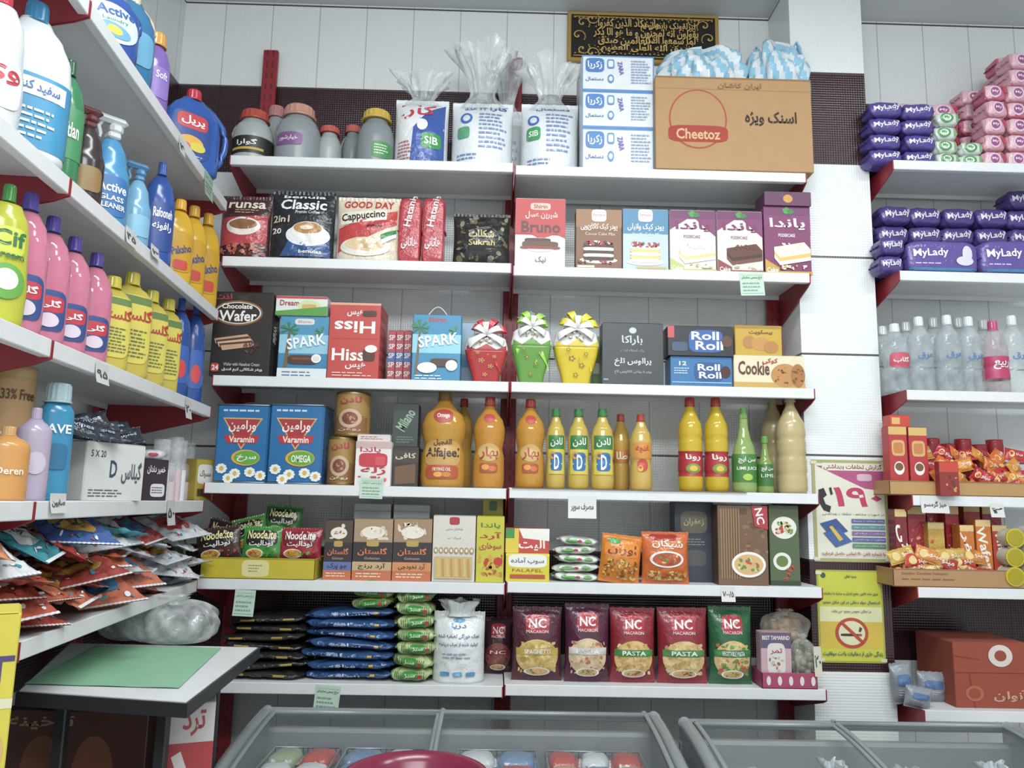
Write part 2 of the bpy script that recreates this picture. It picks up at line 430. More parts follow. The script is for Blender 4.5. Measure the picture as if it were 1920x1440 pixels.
def bow(mat,r,z,y,tail,seed=1,angs=(10,40,140,170),wd=.3):
    mb=MB(); rg=random.Random(seed); Y=Vector((0,1,0))
    for k,ad in enumerate(angs):
        a=rad(ad)+rg.uniform(-.12,.12); ln=r*rg.uniform(.85,1.15); e=Vector((math.cos(a),0,math.sin(a))); pv=Vector((-math.sin(a),0,math.cos(a))); pts=[];wv=[]
        for i in range(17):
            t=2*pi*i/16; u=ln*(1-math.cos(t))/2; pts.append(Vector((0,y-.003-.0015*k,z-.25*u*u/max(r,.01)))+e*u-Y*(r*.26*math.sin(t)+.004)); wv.append(pv*r*(.08+wd*math.sin(t/2)))
        mb.strip(pts,wv,mat)
    for q,(sx,tl) in enumerate(((-1,.7),(1,1.),(.3,.85))):
        pts=[];wv=[]
        for i in range(19):
            t=i/18; pts.append((sx*(.008+tail*.3*t)+.005*math.sin(t*10+seed+q),y-.008-.008*math.sin(t*12+seed+q*2),z-tail*t*tl)); wv.append(Vector((r*.22*(.6+.4*math.cos(t*9+q)),.004*math.sin(t*9),.004)))
        mb.strip(pts,wv,mat)
    return mb
def plate(cx,cy,rx,ry,cols,n=22,sz=.05,pl='#f2efe8'):
    return [('e',cx,cy,rx,ry,pl),('e',cx,cy,rx*.85,ry*.8,cols[0]),('s',cx-rx*.62,cy-ry*.55,cx+rx*.62,cy+ry*.5,n,sz,cols)]
def cake(x0,y0,x1,y1,layers):
    o=[('e',(x0+x1)/2,y1,(x1-x0)*.62,(y1-y0)*.2,'#e8e6e0')]; n=len(layers)
    for i,c in enumerate(layers):
        a=y0+(y1-y0)*i/n; b=y0+(y1-y0)*(i+1)/n; o.append(('R',(x0+x1)/2,(a+b)/2,(x1-x0)/2,(b-a)/2*1.15,c))
    return o
# ================================================================= ROOM
def flatobj(name,boxes,mat):
    mb=MB()
    for c,s in boxes: mb.box(c,s,mat,.001)
    return finish(name,'','',[(name,mb)],(0,0,0),kind='structure')
CEIL=3.64
flatobj('wall_back',[((.9,WALL+.05,CEIL/2),(5.2,.1,CEIL))],tilemat('wall_tiles_back',0))
flatobj('wall_left',[((-1.42,.9,CEIL/2),(.1,4.3,CEIL))],tilemat('wall_tiles_left',1))
flatobj('wall_right',[((3.4,.9,CEIL/2),(.1,4.3,CEIL))],tilemat('wall_tiles_right',1))
flatobj('tiled_pillar_1',[((1.276,2.935,CEIL/2),(.292,.23,CEIL))],tilemat('pillar_tiles',0,True,5.0,2.0))  # tiled pillar between the two wall shelving units
cm=bpy.data.materials.new('ceiling_paint'); cm.use_nodes=True; bb=cm.node_tree.nodes['Principled BSDF']; bb.inputs['Base Color'].default_value=lin_hazed('#c9ced1'); bb.inputs['Roughness'].default_value=.6
nz=cm.node_tree.nodes.new('ShaderNodeTexNoise'); nz.inputs['Scale'].default_value=300; bp=cm.node_tree.nodes.new('ShaderNodeBump'); bp.inputs['Strength'].default_value=.05
cm.node_tree.links.new(nz.outputs['Fac'],bp.inputs['Height']); cm.node_tree.links.new(bp.outputs['Normal'],bb.inputs['Normal'])
flatobj('ceiling',[((1,.9,CEIL+.05),(5.2,4.5,.1))],cm)
flatobj('floor',[((1,.9,-.05),(5.2,4.5,.1))],tilemat('floor_tiles',0,False,.4))
# ================================================================= SHELVING
white=M('#e2e4e6','s'); red=M('#8e1420','s'); dred=M('#5e1018','s')
def shelf_part(l,d,z,x0=0,gap=.002):
    mb=MB(); pr=[(0.0015,0),(d,0),(d,-.02),(d-.003,-.02),(d-.003,-.003),(.004,-.003),(.004,-.033),(.02,-.033),(.02,-.036),(.0015,-.036),(0,-.034),(0,-.0015)]; n=len(pr); vs=[]
    for x in(x0+gap,x0+l-gap):
        for y,zz in pr: vs.append((x,y,z+zz))
    fs=[(i,(i+1)%n,n+(i+1)%n,n+i) for i in range(n)]+[(0,11,10,9,8,7,6,5),(0,5,4,3,2,1),(n,n+5,n+6,n+7,n+8,n+9,n+10,n+11),(n,n+1,n+2,n+3,n+4,n+5)]
    mb.add(vs,fs,white); return mb
def bracket(x,z,d):
    mb=MB(); t=.004; vs=[];pr=[(-.001,0),(-.001,-.037),(.03,-.05),(d,-.13),(d,0)]
    for sx in(-t/2,t/2):
        for y,zz in pr: vs.append((x+sx,y,z+zz-.001))
    n=5; fs=[tuple(range(n)),tuple(reversed(range(n,2*n)))]+[(i,(i+1)%n,n+(i+1)%n,n+i) for i in range(n)]
    mb.add(vs,fs,red); return mb
def upright(x,y,z0,z1):
    mb=MB(); mb.box((x,y,(z0+z1)/2),(.06,.02,z1-z0),red,.003)
    z=z0+.02
    while z<z1-.02:
        for sx in(-.012,.012): mb.box((x+sx,y-.0105,z+.015),(.007,.002,.026),dred,.0005)
        z+=.05
    return mb
def unit(label,o,rz,segs,d,zs,ups,brx,ztop):
    parts=[]
    for (x0,l,col) in segs:
        for z in zs(col): parts.append(('shelf',shelf_part(l,d,z,x0)))
    for x,col in brx:
        for z in zs(col): parts.append(('bracket',bracket(x,z,d)))
    for x in ups: parts.append(('upright',upright(x,d+.012,0,ztop)))
    finish('shelving_unit',label,'shelf',parts,o,rz,'shelving units')
SD=.31
unit('white metal wall shelving with red perforated uprights',(0,YF,0),0,[(-1.005,1.045,0),(.04,1.085,1)],SD,lambda c:[ZB[r][c] for r in range(1,7)],(-.985,.04,1.105),[(-1.003,0),(.036,0),(.044,1),(1.123,1)],3.40)
unit('white metal shelving with red brackets beside the tiled pillar',(0,YF,0),0,[(1.45,1.3,0)],SD,lambda c:[ZB[r][c] for r in range(11,17)],(1.47,2.6),[(1.452,0),(2.6,0)],2.75)
Lorig=A-E*1.134
unit('white metal side shelving holding cleaning bottles',(Lorig.x,Lorig.y,0),RZL,[(0,1.134,0),(-1.0,1.0,0)],.34,lambda c:[ZL[r] for r in range(1,6)],(.0,1.1),[(1.13,0),(.003,0),(-.003,0)],3.3)
# ================================================================= ROW 1
TOPG='jars and packs on the top shelf'
jk=dict(name='plastic_jar',cat='jar',bk='j',group=TOPG)
bottle(B(1,425,195,502,298,.15,.05),'jar','#c4cccc','#b8402e','grey plastic jar with red screw lid and black label',(.16,.46,'#1c1a1c',[('t',.25,.2,.75,.6,'گوارا','#f0f0f0'),('r',.12,.68,.88,.82,'#c9a83a')]),capr=.66,cz=.85,handle=(-1,'#a8b0ae',.5,.84,.1),**jk)
bottle(B(1,505,184,592,300,.17,.05),'jar','#a4aeb2','#c88a78','grey plastic jar with pinkish lid and purple label',(.26,.5,None,[('R',.42,.5,.3,.42,'#7a4a86'),('t',.2,.3,.62,.65,'خیارشور','#e9e1ea')]),capr=.66,cz=.84,handle=(-1,'#9aa4a6',.52,.84,.08),**jk)
bottle(B(1,488,192,532,300,.09,.21),'jar','#b2babc','#c07a7a','small grey jar with dusty pink lid',capr=.66,cz=.86,**jk)
bottle(B(1,588,230,636,300,.1,.12),'jar','#c4cccc','#c8504a','small clear grey jar with red lid',capr=.76,cz=.88,**jk)
bottle(B(1,636,228,678,300,.1,.19),'jar','#98a2a6','#c0584f','small dark grey jar with red lid',capr=.7,cz=.88,handle=(-1,'#8f999c',.5,.84,.12),**jk)
bottle(B(1,664,196,735,300,.14,.05),'jar','#98a2a6','#d0ac3c','grey plastic jar with yellow lid and green label',(.12,.42,None,[('R',.72,.5,.24,.45,'#3f8f4a'),('l',.55,.2,.9,.8,4,'#e8f0e4')]),capr=.72,cz=.86,**jk)
def topbag(x0,y0,x1,y1,zt,label,ops,sb=.05,d=.17,seed=1,col='#e6ecf0'):
    p=B(1,x0,y0,x1,y1,d,sb); t=hitY((x0+x1)/2,zt,YF+sb).z-p.o[2]
    r=ruffle(p.w*.9,d*.8,p.h*.9,t,M('#e8eef2','c'),[(0,.8),(.25,.4),(.5,.55),(1,1.05)],5,seed)
    pouch(p,col,label,ops,'wrapped_bag','bag',gus=True,group='white plastic packs on the top shelf',parts_extra=[('gathered_top',r)],wr=.7)
topbag(735,168,838,300,125,'white blue and red plastic pack with gathered clear top',[('p',[(.4,.34),(.95,.08),(.95,.94),(.34,.94)],'#3354a8'),('p',[(.05,.05),(.8,.07),(.32,.56),(.05,.9)],'#eef1f4'),('t',.12,.1,.78,.36,'کارا','#d02a44'),('R',.72,.66,.18,.1,'#3a9a4a'),('t',.6,.61,.84,.71,'SIB','#f3f5f3'),('e',.55,.45,.1,.08,'#f3f5f8'),('l',.1,.66,.4,.92,6,'#c05a66')],seed=3)
topbag(845,174,962,304,72,'white plastic pack with blue print and tall gathered clear top',[('t',.2,.06,.58,.14,'۲۴ عدد','#2a58b8'),('t',.62,.05,.92,.16,'کارا','#2a58b8'),('e',.24,.3,.1,.09,'#3a68c0'),('e',.24,.3,.06,.055,'#dfe6ea'),('R',.2,.52,.1,.08,'#58a878'),('l',.45,.2,.92,.75,9,'#7e98cc'),('l',.1,.8,.5,.9,2,'#6a88c6')],seed=5)
topbag(915,200,985,305,108,'clear crumpled plastic bag behind white packs',[('l',.2,.4,.8,.8,4,'#b9c4d0')],.225,.08,9)
topbag(978,176,1088,314,104,'white plastic pack with blue print and gathered clear top',[('t',.25,.05,.85,.13,'دستمال','#2a58b8'),('e',.2,.3,.1,.08,'#3a68c0'),('e',.2,.3,.06,.05,'#dfe6ea'),('R',.2,.5,.12,.09,'#3f9f5c'),('t',.12,.46,.28,.54,'SIB','#f2f5f2'),('l',.42,.18,.92,.76,9,'#7e98cc'),('l',.1,.82,.6,.92,2,'#6a88c6')],seed=7)
z=None
for i,(a,b) in enumerate(((241,312),(172,241),(105,172))):
    p=B(1,1091,a,1226,b,.2,.03,z)
    z=carton(p,'#dfe5ea','white carton with blue print in a stack',[('r',.0,.0,1,.04,'#4a86c8'),('r',0,.95,1,1,'#4a86c8'),('r',0,0,.015,1,'#4a86c8'),('r',.985,0,1,1,'#4a86c8'),('R',.18,.28,.13,.2,'#3b78c4'),('t',.08,.16,.28,.4,'زکریا','#f2f6fa'),('t',.05,.62,.3,.74,'دستمال','#3b6ab8'),('R',.4,.24,.05,.13,'#4a86c8'),('R',.4,.24,.035,.09,'#dfe5ea'),('e',.4,.66,.045,.12,'#4a86c8'),('e',.4,.66,.028,.07,'#dfe5ea'),('t',.44,.3,.64,.42,'ZARA','#6a5ab8',-80),('l',.68,.12,.96,.8,9,'#8aa4cc')],'carton','box',group='stacked white and blue cartons',sops=[('l',.1,.3,.9,.6,3,'#8aa4cc')])+.0015
p=B(1,1229,146,1523,316,.24,-.005)
carton(p,'#b48a5c','large brown cardboard carton with red badge and black lettering',[('r',0,.0,1,.02,'#8f6a43'),('r',0,.13,1,.136,'#a27a4e'),('e',.27,.46,.185,.32,'#b0473a'),('e',.27,.46,.175,.305,'#b48a5c'),('R',.27,.62,.19,.09,'#a8382e'),('t',.13,.565,.41,.68,'Cheetoz','#d8b080'),('t',.57,.36,.9,.52,'اسنک ویژه','#2e2320'),('t',.4,.06,.68,.13,'ایران کاشان','#8a6a4a')],'cardboard_box','box',kind='w',group='cartons')
ctop=p.top+.0015
def clothbag(x0,x1,y0,y1,zb,seed,Y,label):
    a=hitY(x0,(y0+y1)/2,Y);b=hitY(x1,(y0+y1)/2,Y);t=hitY((x0+x1)/2,y0,Y).z; w=b.x-a.x;h=(t-zb)*.82
    mb=MB(); rg=random.Random(seed); ph=[rg.random()*6 for _ in range(5)]; nu,nv=96,30
    stripe=[M('#8cc4e0','f'),M('#dfeaf0','f')]
    vs=[];
    for j in range(nv+1):
        v=j/nv; b_=pi*v*.5
        for i in range(nu):
            th=2*pi*i/nu; r=(math.cos(b_)**.5 if j<nv else 0)*(1+.08*math.sin(4*th+ph[0]+v*4)+.08*math.sin(9*th+ph[1]+v*7)+.05*math.sin(17*th+ph[4]-v*11))
            vs.append((w/2*r*math.cos(th),.09*r*math.sin(th),h*(math.sin(b_)**.7)*(1+.14*math.sin(2*th+ph[2])+.16*math.sin(5*th+ph[3]+v*3)*v+.08*math.sin(11*th-v*9)*v*(1-v)*3)))
    for k in(0,1):
        fs=[(j*nu+i,j*nu+(i+1)%nu,(j+1)*nu+(i+1)%nu,(j+1)*nu+i) for j in range(nv) for i in range(nu) if (1 if ((i+j//3)//3)%2 else 0)==k]
        mb.add(vs,fs,stripe[k],True)
    parts=[('body',mb)]
    for s in(-1,1):
        hd=MB(); hd.tube([(s*w*.3+(t-.5)*w*.25,-.02*s,h*(.75+.4*math.sin(pi*t)+.04*math.sin(t*14))) for t in [i/14 for i in range(15)]],.011,stripe[0],6,False,.3); parts.append(('handle',hd))
    finish('plastic_bag',label,'bag',parts,((a.x+b.x)/2,Y,zb),0,'striped bags on the carton')
clothbag(1240,1392,92,150,ctop,3,YF+.11,'light blue striped plastic bag on the cardboard carton')
clothbag(1398,1512,82,150,ctop,8,YF+.11,'light blue and white plastic bag on the carton')
a=hitY(1064,22,WALL-.012);b=hitY(1348,112,WALL-.012); W=b.x-a.x; H=a.z-b.z+.03
mb=MB(); mb.box((0,0,H/2),(W,.02,H),M('#b08a3c','g'),.004)
ops=[('r',.025,.07,.975,.93,'#14120f'),('r',.04,.1,.96,.12,'#b08a3c'),('r',.04,.88,.96,.9,'#b08a3c')]
for cx,cy,s,q in((.1,.24,1,1),(.9,.24,-1,1),(.1,.76,1,-1),(.9,.76,-1,-1),(.07,.5,1,1),(.93,.5,-1,1),(.16,.16,1,-1),(.84,.16,-1,-1),(.16,.84,1,1),(.84,.84,-1,1)):
    for k in range(26):
        t=k/25*4.6; r=.011*t; ops.append(('e',cx+s*r*math.cos(t*1.5),cy+q*r*2.6*math.sin(t*1.5),.005,.013,'#c59a48'))
for k in range(34): ops.append(('e',.05+k*.0273,.145+.012*(k%2),.006,.012,'#c59a48')); ops.append(('e',.05+k*.0273,.855-.012*(k%2),.006,.012,'#c59a48'))
for (x0,y0,x1,y1,s) in ((.2,.16,.6,.36,'وان یکاد الذین کفروا'),(.48,.2,.84,.4,'لیزلقونک بابصارهم'),(.17,.34,.86,.54,'یقولون انه لمجنون و ما هو الا ذکر'),(.2,.5,.54,.7,'للعالمین صدق'),(.5,.48,.84,.68,'لما سمعوا الذکر'),(.22,.66,.82,.84,'صدق الله العلی العظیم')): ops.append(('t',x0,y0,x1,y1,s,'#d9b263'))
ops.append(('s',.17,.17,.86,.84,120,.005,['#d9b263','#c59a48']))
decal(mb,ops,W,H,lambda x,z:-.01,0,'g',True,.0005)
finish('calligraphy_panel','black wall panel with gold calligraphy and gold frame','wall art',[('panel',mb)],((a.x+b.x)/2,WALL-.0105,b.z-.03))
# ================================================================= ROW 2
G2='coffee and cake mixes on the second shelf'
pouch(B(2,408,362,503,484,.07),'#3a1a1c','dark maroon coffee bag with beans and cup picture',[('t',.15,.1,.9,.21,'runsa','#e8dcc8'),('l',.3,.22,.8,.3,2,'#b09a70'),('p',[(.04,.37),(.96,.32),(.96,.75),(.04,.8)],'#b83a40'),('e',.5,.5,.34,.14,'#f0e6dc'),('e',.5,.47,.28,.08,'#8a5a3a'),('s',.05,.76,.95,.94,44,.05,['#a85040','#7a2f28','#c46a55'])],'coffee_bag','coffee',gus=True,group=G2)
pouch(B(2,503,352,624,484,.08,.025),'#181c22','black coffee bag with white cup picture',[('t',.18,.06,.85,.11,'benuia','#f2f2f2'),('t',.15,.13,.88,.29,'Classic','#f4f4f4'),('t',.4,.3,.78,.35,'Premix Coffee','#c8ccd2'),('t',.05,.38,.32,.48,'2in1','#d8c8a0'),('t',.05,.56,.2,.64,'20','#e8e8e8'),('p',[(.2,.95),(.35,.7),(.95,.72),(.97,.95)],'#284a86'),('e',.62,.66,.34,.15,'#e8ecf2'),('e',.62,.6,.26,.13,'#f2f0ec'),('e',.62,.56,.22,.08,'#b8844c'),('e',.6,.555,.1,.03,'#f0dcb8'),('t',.5,.86,.85,.91,'benuias','#f2f2f2')],'coffee_bag','coffee',gus=True,group=G2)
pouch(B(2,628,364,748,486,.08,.025),'#e0d0b6','cream and red cappuccino bag',[('t',.1,.06,.9,.18,'GOOD DAY','#c42a30'),('p',[(.04,.5),(.96,.2),(.96,.42),(.04,.86)],'#c23838'),('p',[(.06,.26),(.8,.2),(.8,.36),(.06,.46)],'#efe6d6'),('t',.08,.24,.78,.4,'Cappuccino','#2a1818',8),('t',.5,.42,.74,.5,'کاپوچینو','#2a1818'),('e',.48,.78,.4,.14,'#efe8dc'),('e',.48,.74,.32,.1,'#e6c89c'),('s',.2,.66,.76,.8,14,.05,['#f4ead6','#d8b27c']),('p',[(.72,.6),(.96,.5),(.96,.56),(.74,.67)],'#2f8a46'),('p',[(.74,.67),(.96,.56),(.96,.62),(.75,.74)],'#f2f2f2')],'coffee_bag','coffee',gus=True,group=G2)
for x0,x1 in((747,789),(791,833)):
    soft(B(2,x0,370,x1,487,.06,.04),'#b8303c','red foil wrapped stick pack with white print',[('s',.05,.05,.95,.95,40,.06,['#c84854','#a02430','#d07880']),('t',-.3,.14,1.3,.24,'Hatanie','#eed8da',80),('t',.15,.6,.85,.78,'هاتانی','#eed8da')],'foil_pack','pack',group='red foil packs',pw=7)
pouch(B(2,848,394,957,489,.09,.03),'#20201e','black and gold candy bag in clear film',[('s',.04,.06,.96,.93,90,.06,['#191a18','#39352a','#6a5a34','#8a8678','#0f0f0f','#2a2a28']),('R',.5,.48,.3,.24,'#1a1614'),('t',.28,.36,.72,.5,'شکلات','#d8c080'),('t',.28,.54,.74,.64,'Sukrah','#d8c080')],'candy_bag','candy',group=G2)
carton(B(2,966,373,1060,497,.07,.035),'#e8e4de','red and white chocolate bar box',[('r',0,0,1,.52,'#bf2a2c'),('R',.5,.11,.2,.05,'#e0c0a8'),('t',.36,.08,.64,.14,'Shirin','#9a2a2c'),('t',.2,.18,.84,.29,'شیرین عسل','#e9d5c8'),('p',[(0,.5),(.3,.5),(.5,.58),(.8,.5),(1,.56),(1,.45),(0,.45)],'#bf2a2c'),('t',.12,.32,.9,.49,'Bruno','#4a1f1a'),('e',.5,.66,.34,.1,'#f3efe8'),('R',.45,.6,.26,.035,'#3a1c14'),('R',.5,.65,.36,.04,'#5a2c1a'),('R',.5,.7,.4,.02,'#8a2820'),('t',.4,.82,.62,.92,'نیک','#8a6a5a')],group=G2)
carton(B(2,1080,393,1166,505,.06,.03),'#7a4a2e','brown chocolate cake mix box',[('r',0,0,1,.3,'#94653f'),('R',.5,.1,.16,.1,'#eceae6'),('t',.38,.07,.62,.11,'Farmand','#a03030'),('t',.1,.23,.9,.36,'پودر کیک کاکائویی','#f2ede4'),('t',.2,.38,.85,.43,'Cocoa Cake Mix','#e8dccc')]+cake(.16,.58,.82,.84,['#3a1e18','#f0e8de','#3a1e18','#f0e8de','#2e1612'])+[('s',.18,.52,.8,.6,30,.045,['#a02028','#c03038','#3a1418','#f0e8e0']),('s',.04,.84,.9,.9,10,.04,['#5a2c1a','#a02028']),('r',.03,.93,.4,.965,'#e4d8c4')],group=G2)
carton(B(2,1168,393,1253,505,.06,.028),'#b8ccd6','blue and white vanilla cake mix box',[('r',0,0,1,.4,'#3f7fa8'),('R',.5,.1,.16,.1,'#eceae6'),('t',.38,.07,.62,.11,'Farmand','#a03030'),('t',.1,.23,.9,.36,'پودر کیک وانیلی','#f2f4f4'),('t',.2,.38,.85,.43,'Vanilla Cake Mix','#f0f4f8')]+cake(.16,.6,.82,.86,['#f6f0dc','#e8c874','#f6f0e0','#e8c878','#f6f0e0'])+[('s',.18,.53,.8,.62,30,.04,['#a02028','#5a2848','#c03038','#f6f0e0']),('r',.3,.93,.95,.965,'#c8b070')],group=G2)
def purp(p,acc,cakes,lab,front='#e4dcd6',tc='#7a2050'):
    carton(p,front,lab,[('r',0,0,1,.14,'#6a2458'),('p',[(.55,.13),(1,.13),(1,.42)],'#7a2c64'),('p',[(0,.13),(.4,.13),(0,.32)],'#7a2c64'),('p',[(.4,.04),(.5,.0),(.58,.05),(.52,.11),(.44,.1)],'#3a9a3a'),('p',[(.5,.05),(.62,.03),(.66,.09),(.56,.12)],'#2f7a34'),('t',.12,.17,.88,.36,'پاندا',tc),('t',.3,.4,.66,.45,'PODERCAKE',tc),('p',[(.2,.6),(.85,.52),(.98,.62),(.32,.7)],cakes[0])]+[('p',[(.2,.6+.055*i),(.32,.7+.055*i),(.98,.62+.055*i),(.98,.675+.055*i),(.32,.755+.055*i),(.2,.655+.055*i)],cakes[i%len(cakes)]) for i in range(3)]+[('s',.3,.54,.86,.62,14,.04,[cakes[-1],cakes[0]]),('p',[(0,.78),(.3,.9),(.3,1),(0,1)],acc),('r',0,.95,1,1,acc),('t',.03,.9,.27,.97,'Cake','#f0f0e8'),('s',.34,.86,.95,.93,12,.04,['#efe6d4','#d8b060'])],group=G2)
purp(B(2,1256,395,1342,507,.06,.03),'#b8c86a',['#f4ead0','#e8cc8c','#f8f2e2'],'purple and cream cake mix box')
purp(B(2,1345,397,1430,507,.06,.03),'#8a3a3a',['#5a2c1c','#3a1a12','#6e3a2a'],'purple cake mix box with chocolate cake')
pz=B(2,1433,388,1520,508,.08,.03); purp(pz,'#c89a3a',['#f4ead0','#e8b860','#f8f2e2'],'dark purple cake mix box with cream cake','#7a2a5a','#f0e4ea')
carton(B(2,1433,360,1521,388,.1,.02,pz.top+.0015),'#54204a','dark purple box lying flat on another box',[('e',.5,.5,.1,.3,'#d0903a')],group=G2)
# ================================================================= ROW 3
G3='sweets on the third shelf'
carton(B(3,397,548,508,708,.1,.02),'#1e1917','black chocolate wafer carton with rolled wafer picture',[('e',.42,.25,.42,.15,'#8a5a34'),('e',.42,.25,.39,.13,'#efe6dc'),('e',.42,.25,.37,.12,'#201816'),('t',.14,.14,.66,.2,'Chocolate','#f4f0ea'),('t',.1,.22,.74,.35,'Wafer','#f4f0ea'),('t',.02,.02,.3,.09,'لذت','#c03030')]+[('p',[(.05+.03*i,.56+.02*i),(.6+.03*i,.5+.025*i),(.66+.03*i,.54+.025*i),(.08+.03*i,.62+.02*i)],c) for i,c in enumerate(['#c89a78','#4a2a1e','#d8ae8c','#4a2a1e','#c89a78'])]+[('s',.55,.6,.85,.74,10,.05,['#3a201a','#6a4030','#b88868']),('R',.1,.9,.07,.05,'#c03a2a'),('t',.05,.87,.16,.93,'24','#f2f0ea'),('t',.24,.84,.85,.88,'Wafer with Hazelnut Cream','#b0a89c'),('t',.22,.9,.9,.95,'ویفر شکلاتی کرم فندق','#e8e4dc')],group=G3,side='#2a2422',sops=[('t',.15,.4,.85,.55,'Wafer','#f2eee8',-90)])
z1=carton(B(3,523,593,615,708,.11,.04),'#3f8fb8','blue coconut chocolate box with palm tree',[('r',0,.3,1,.62,'#8ac4dc'),('r',0,.6,1,.84,'#2f7fae'),('R',.5,.09,.2,.05,'#d8dde0'),('t',.36,.07,.64,.11,'Shirin','#c03030'),('p',[(.18,.22),(.23,.22),(.18,.88),(.1,.88)],'#6a5a3a')]+[('p',[(.2,.22),(.2+.2*math.cos(a),.22+.12*math.sin(a)),(.2+.17*math.cos(a+.4),.22+.12*math.sin(a+.4))],'#2f7a3c') for a in(-2.8,-1.9,-1.0,-.2,.6,2.5,3.4)]+[('p',[(.86,.26),(.86+.15*math.cos(a),.26+.1*math.sin(a)),(.86+.13*math.cos(a+.4),.26+.1*math.sin(a+.4))],'#3a8a44') for a in(-2.8,-1.6,1.9,2.7)]+[('t',.16,.32,.95,.5,'SPARK','#f0f6fa',10),('R',.5,.7,.3,.07,'#4a281c'),('R',.52,.685,.24,.02,'#6a4030'),('e',.78,.68,.1,.07,'#f4f2ee'),('e',.78,.68,.07,.045,'#e0dcd4'),('r',0,.84,1,1,'#dfe6e8'),('l',.1,.88,.9,.98,2,'#4a6a9a')],group=G3)
carton(B(3,517,556,614,593,.12,.035,z1+.0015),'#dfe3dc','white and green wafer box lying on another box',[('r',0,0,1,.12,'#c03a40'),('t',.08,.2,.45,.5,'Dream','#a0242e'),('e',.65,.5,.22,.3,'#cfe0a0'),('R',.65,.55,.14,.14,'#d8a860'),('p',[(0,.8),(1,.5),(1,1),(0,1)],'#4f9a3c')],group=G3)
carton(B(3,616,568,712,709,.18,.03),'#c23a34','red chocolate carton with large white lettering',[('r',0,0,1,.03,'#e0a080'),('r',.04,.47,.96,.475,'#a02a24'),('t',.1,.24,.9,.4,'Hiss','#f6f0ea',180),('t',.34,.09,.66,.18,'هیس','#f6f0ea'),('R',.78,.14,.14,.04,'#4a2018'),('t',.08,.6,.72,.76,'Hiss','#f6f0ea'),('t',.35,.78,.75,.87,'هیس','#f6f0ea'),('R',.8,.68,.12,.08,'#4a2018'),('e',.84,.6,.12,.05,'#f0e8e0'),('l',.1,.9,.9,.97,2,'#f0c8b8')],group=G3,sops=[('l',.1,.1,.9,.9,6,'#a02a24')])
for i,(x0,x1) in enumerate(((727,741),(742,756),(757,771))):
    carton(B(3,x0,620,x1,708,.1,.12),'#b03a44',"narrow red and blue candy carton standing in a row",[('r',0,.4,1,.6,'#3a5a9a')]+[('t',.1,.08+.17*k,.9,.18+.17*k,'SP','#e8e4e0') for k in range(5)],group='narrow candy cartons')
p=B(3,773,590,864,709,.07,.035)
h_=MB(); h_.tube([(-.035+.07*t,-.02,p.h*1.0+.07*math.sin(pi*t)*.45) for t in [i/12 for i in range(13)]],.0018,M('#e8e8e4','g'),6)
mbp=MB(); mbp.box((0,0,p.h/2),(p.w,p.d,p.h),M('#2f86b4','p'),.002)
decal(mbp,[('r',0,.3,1,.58,'#8ad0e4'),('t',.32,.04,.68,.11,'Shirin','#c03030'),('p',[(.13,.2),(.17,.2),(.12,.9),(.06,.9)],'#6a5a3a')]+[('p',[(.15,.2),(.15+.2*math.cos(a),.2+.12*math.sin(a)),(.15+.17*math.cos(a+.4),.2+.12*math.sin(a+.4))],'#2f7a3c') for a in(-2.8,-1.9,-1.0,-.2,.6,2.3,3.1)]+[('p',[(.88,.26),(.88+.15*math.cos(a),.26+.1*math.sin(a)),(.88+.13*math.cos(a+.4),.26+.1*math.sin(a+.4))],'#3a8a44') for a in(-2.8,-1.6,1.9,2.7)]+[('t',.12,.3,.95,.47,'SPARK','#f2f8fa',8),('R',.66,.72,.28,.06,'#4a281c'),('e',.82,.76,.12,.08,'#f4f2ee'),('e',.32,.8,.2,.08,'#efeee8'),('l',.08,.9,.8,.98,2,'#e0eef4')],p.w,p.h,lambda x,z:-p.d/2,0,'p',True)
finish('gift_bag','blue paper gift bag with coconut bar picture and cord handle','bag',[('body',mbp),('handle',h_)],p.o,0,G3)
carton(B(3,858,605,888,709,.08,.15),'#8fb4cc','pale blue box behind the gift bag',[('r',0,.5,1,.7,'#4a8ab0')],group=G3)
carton(B(3,1112,632,1132,722,.08,.15),'#6a9a4a','small green box behind the gift packs',[('r',0,.5,1,.7,'#e0e4d0')],group=G3)
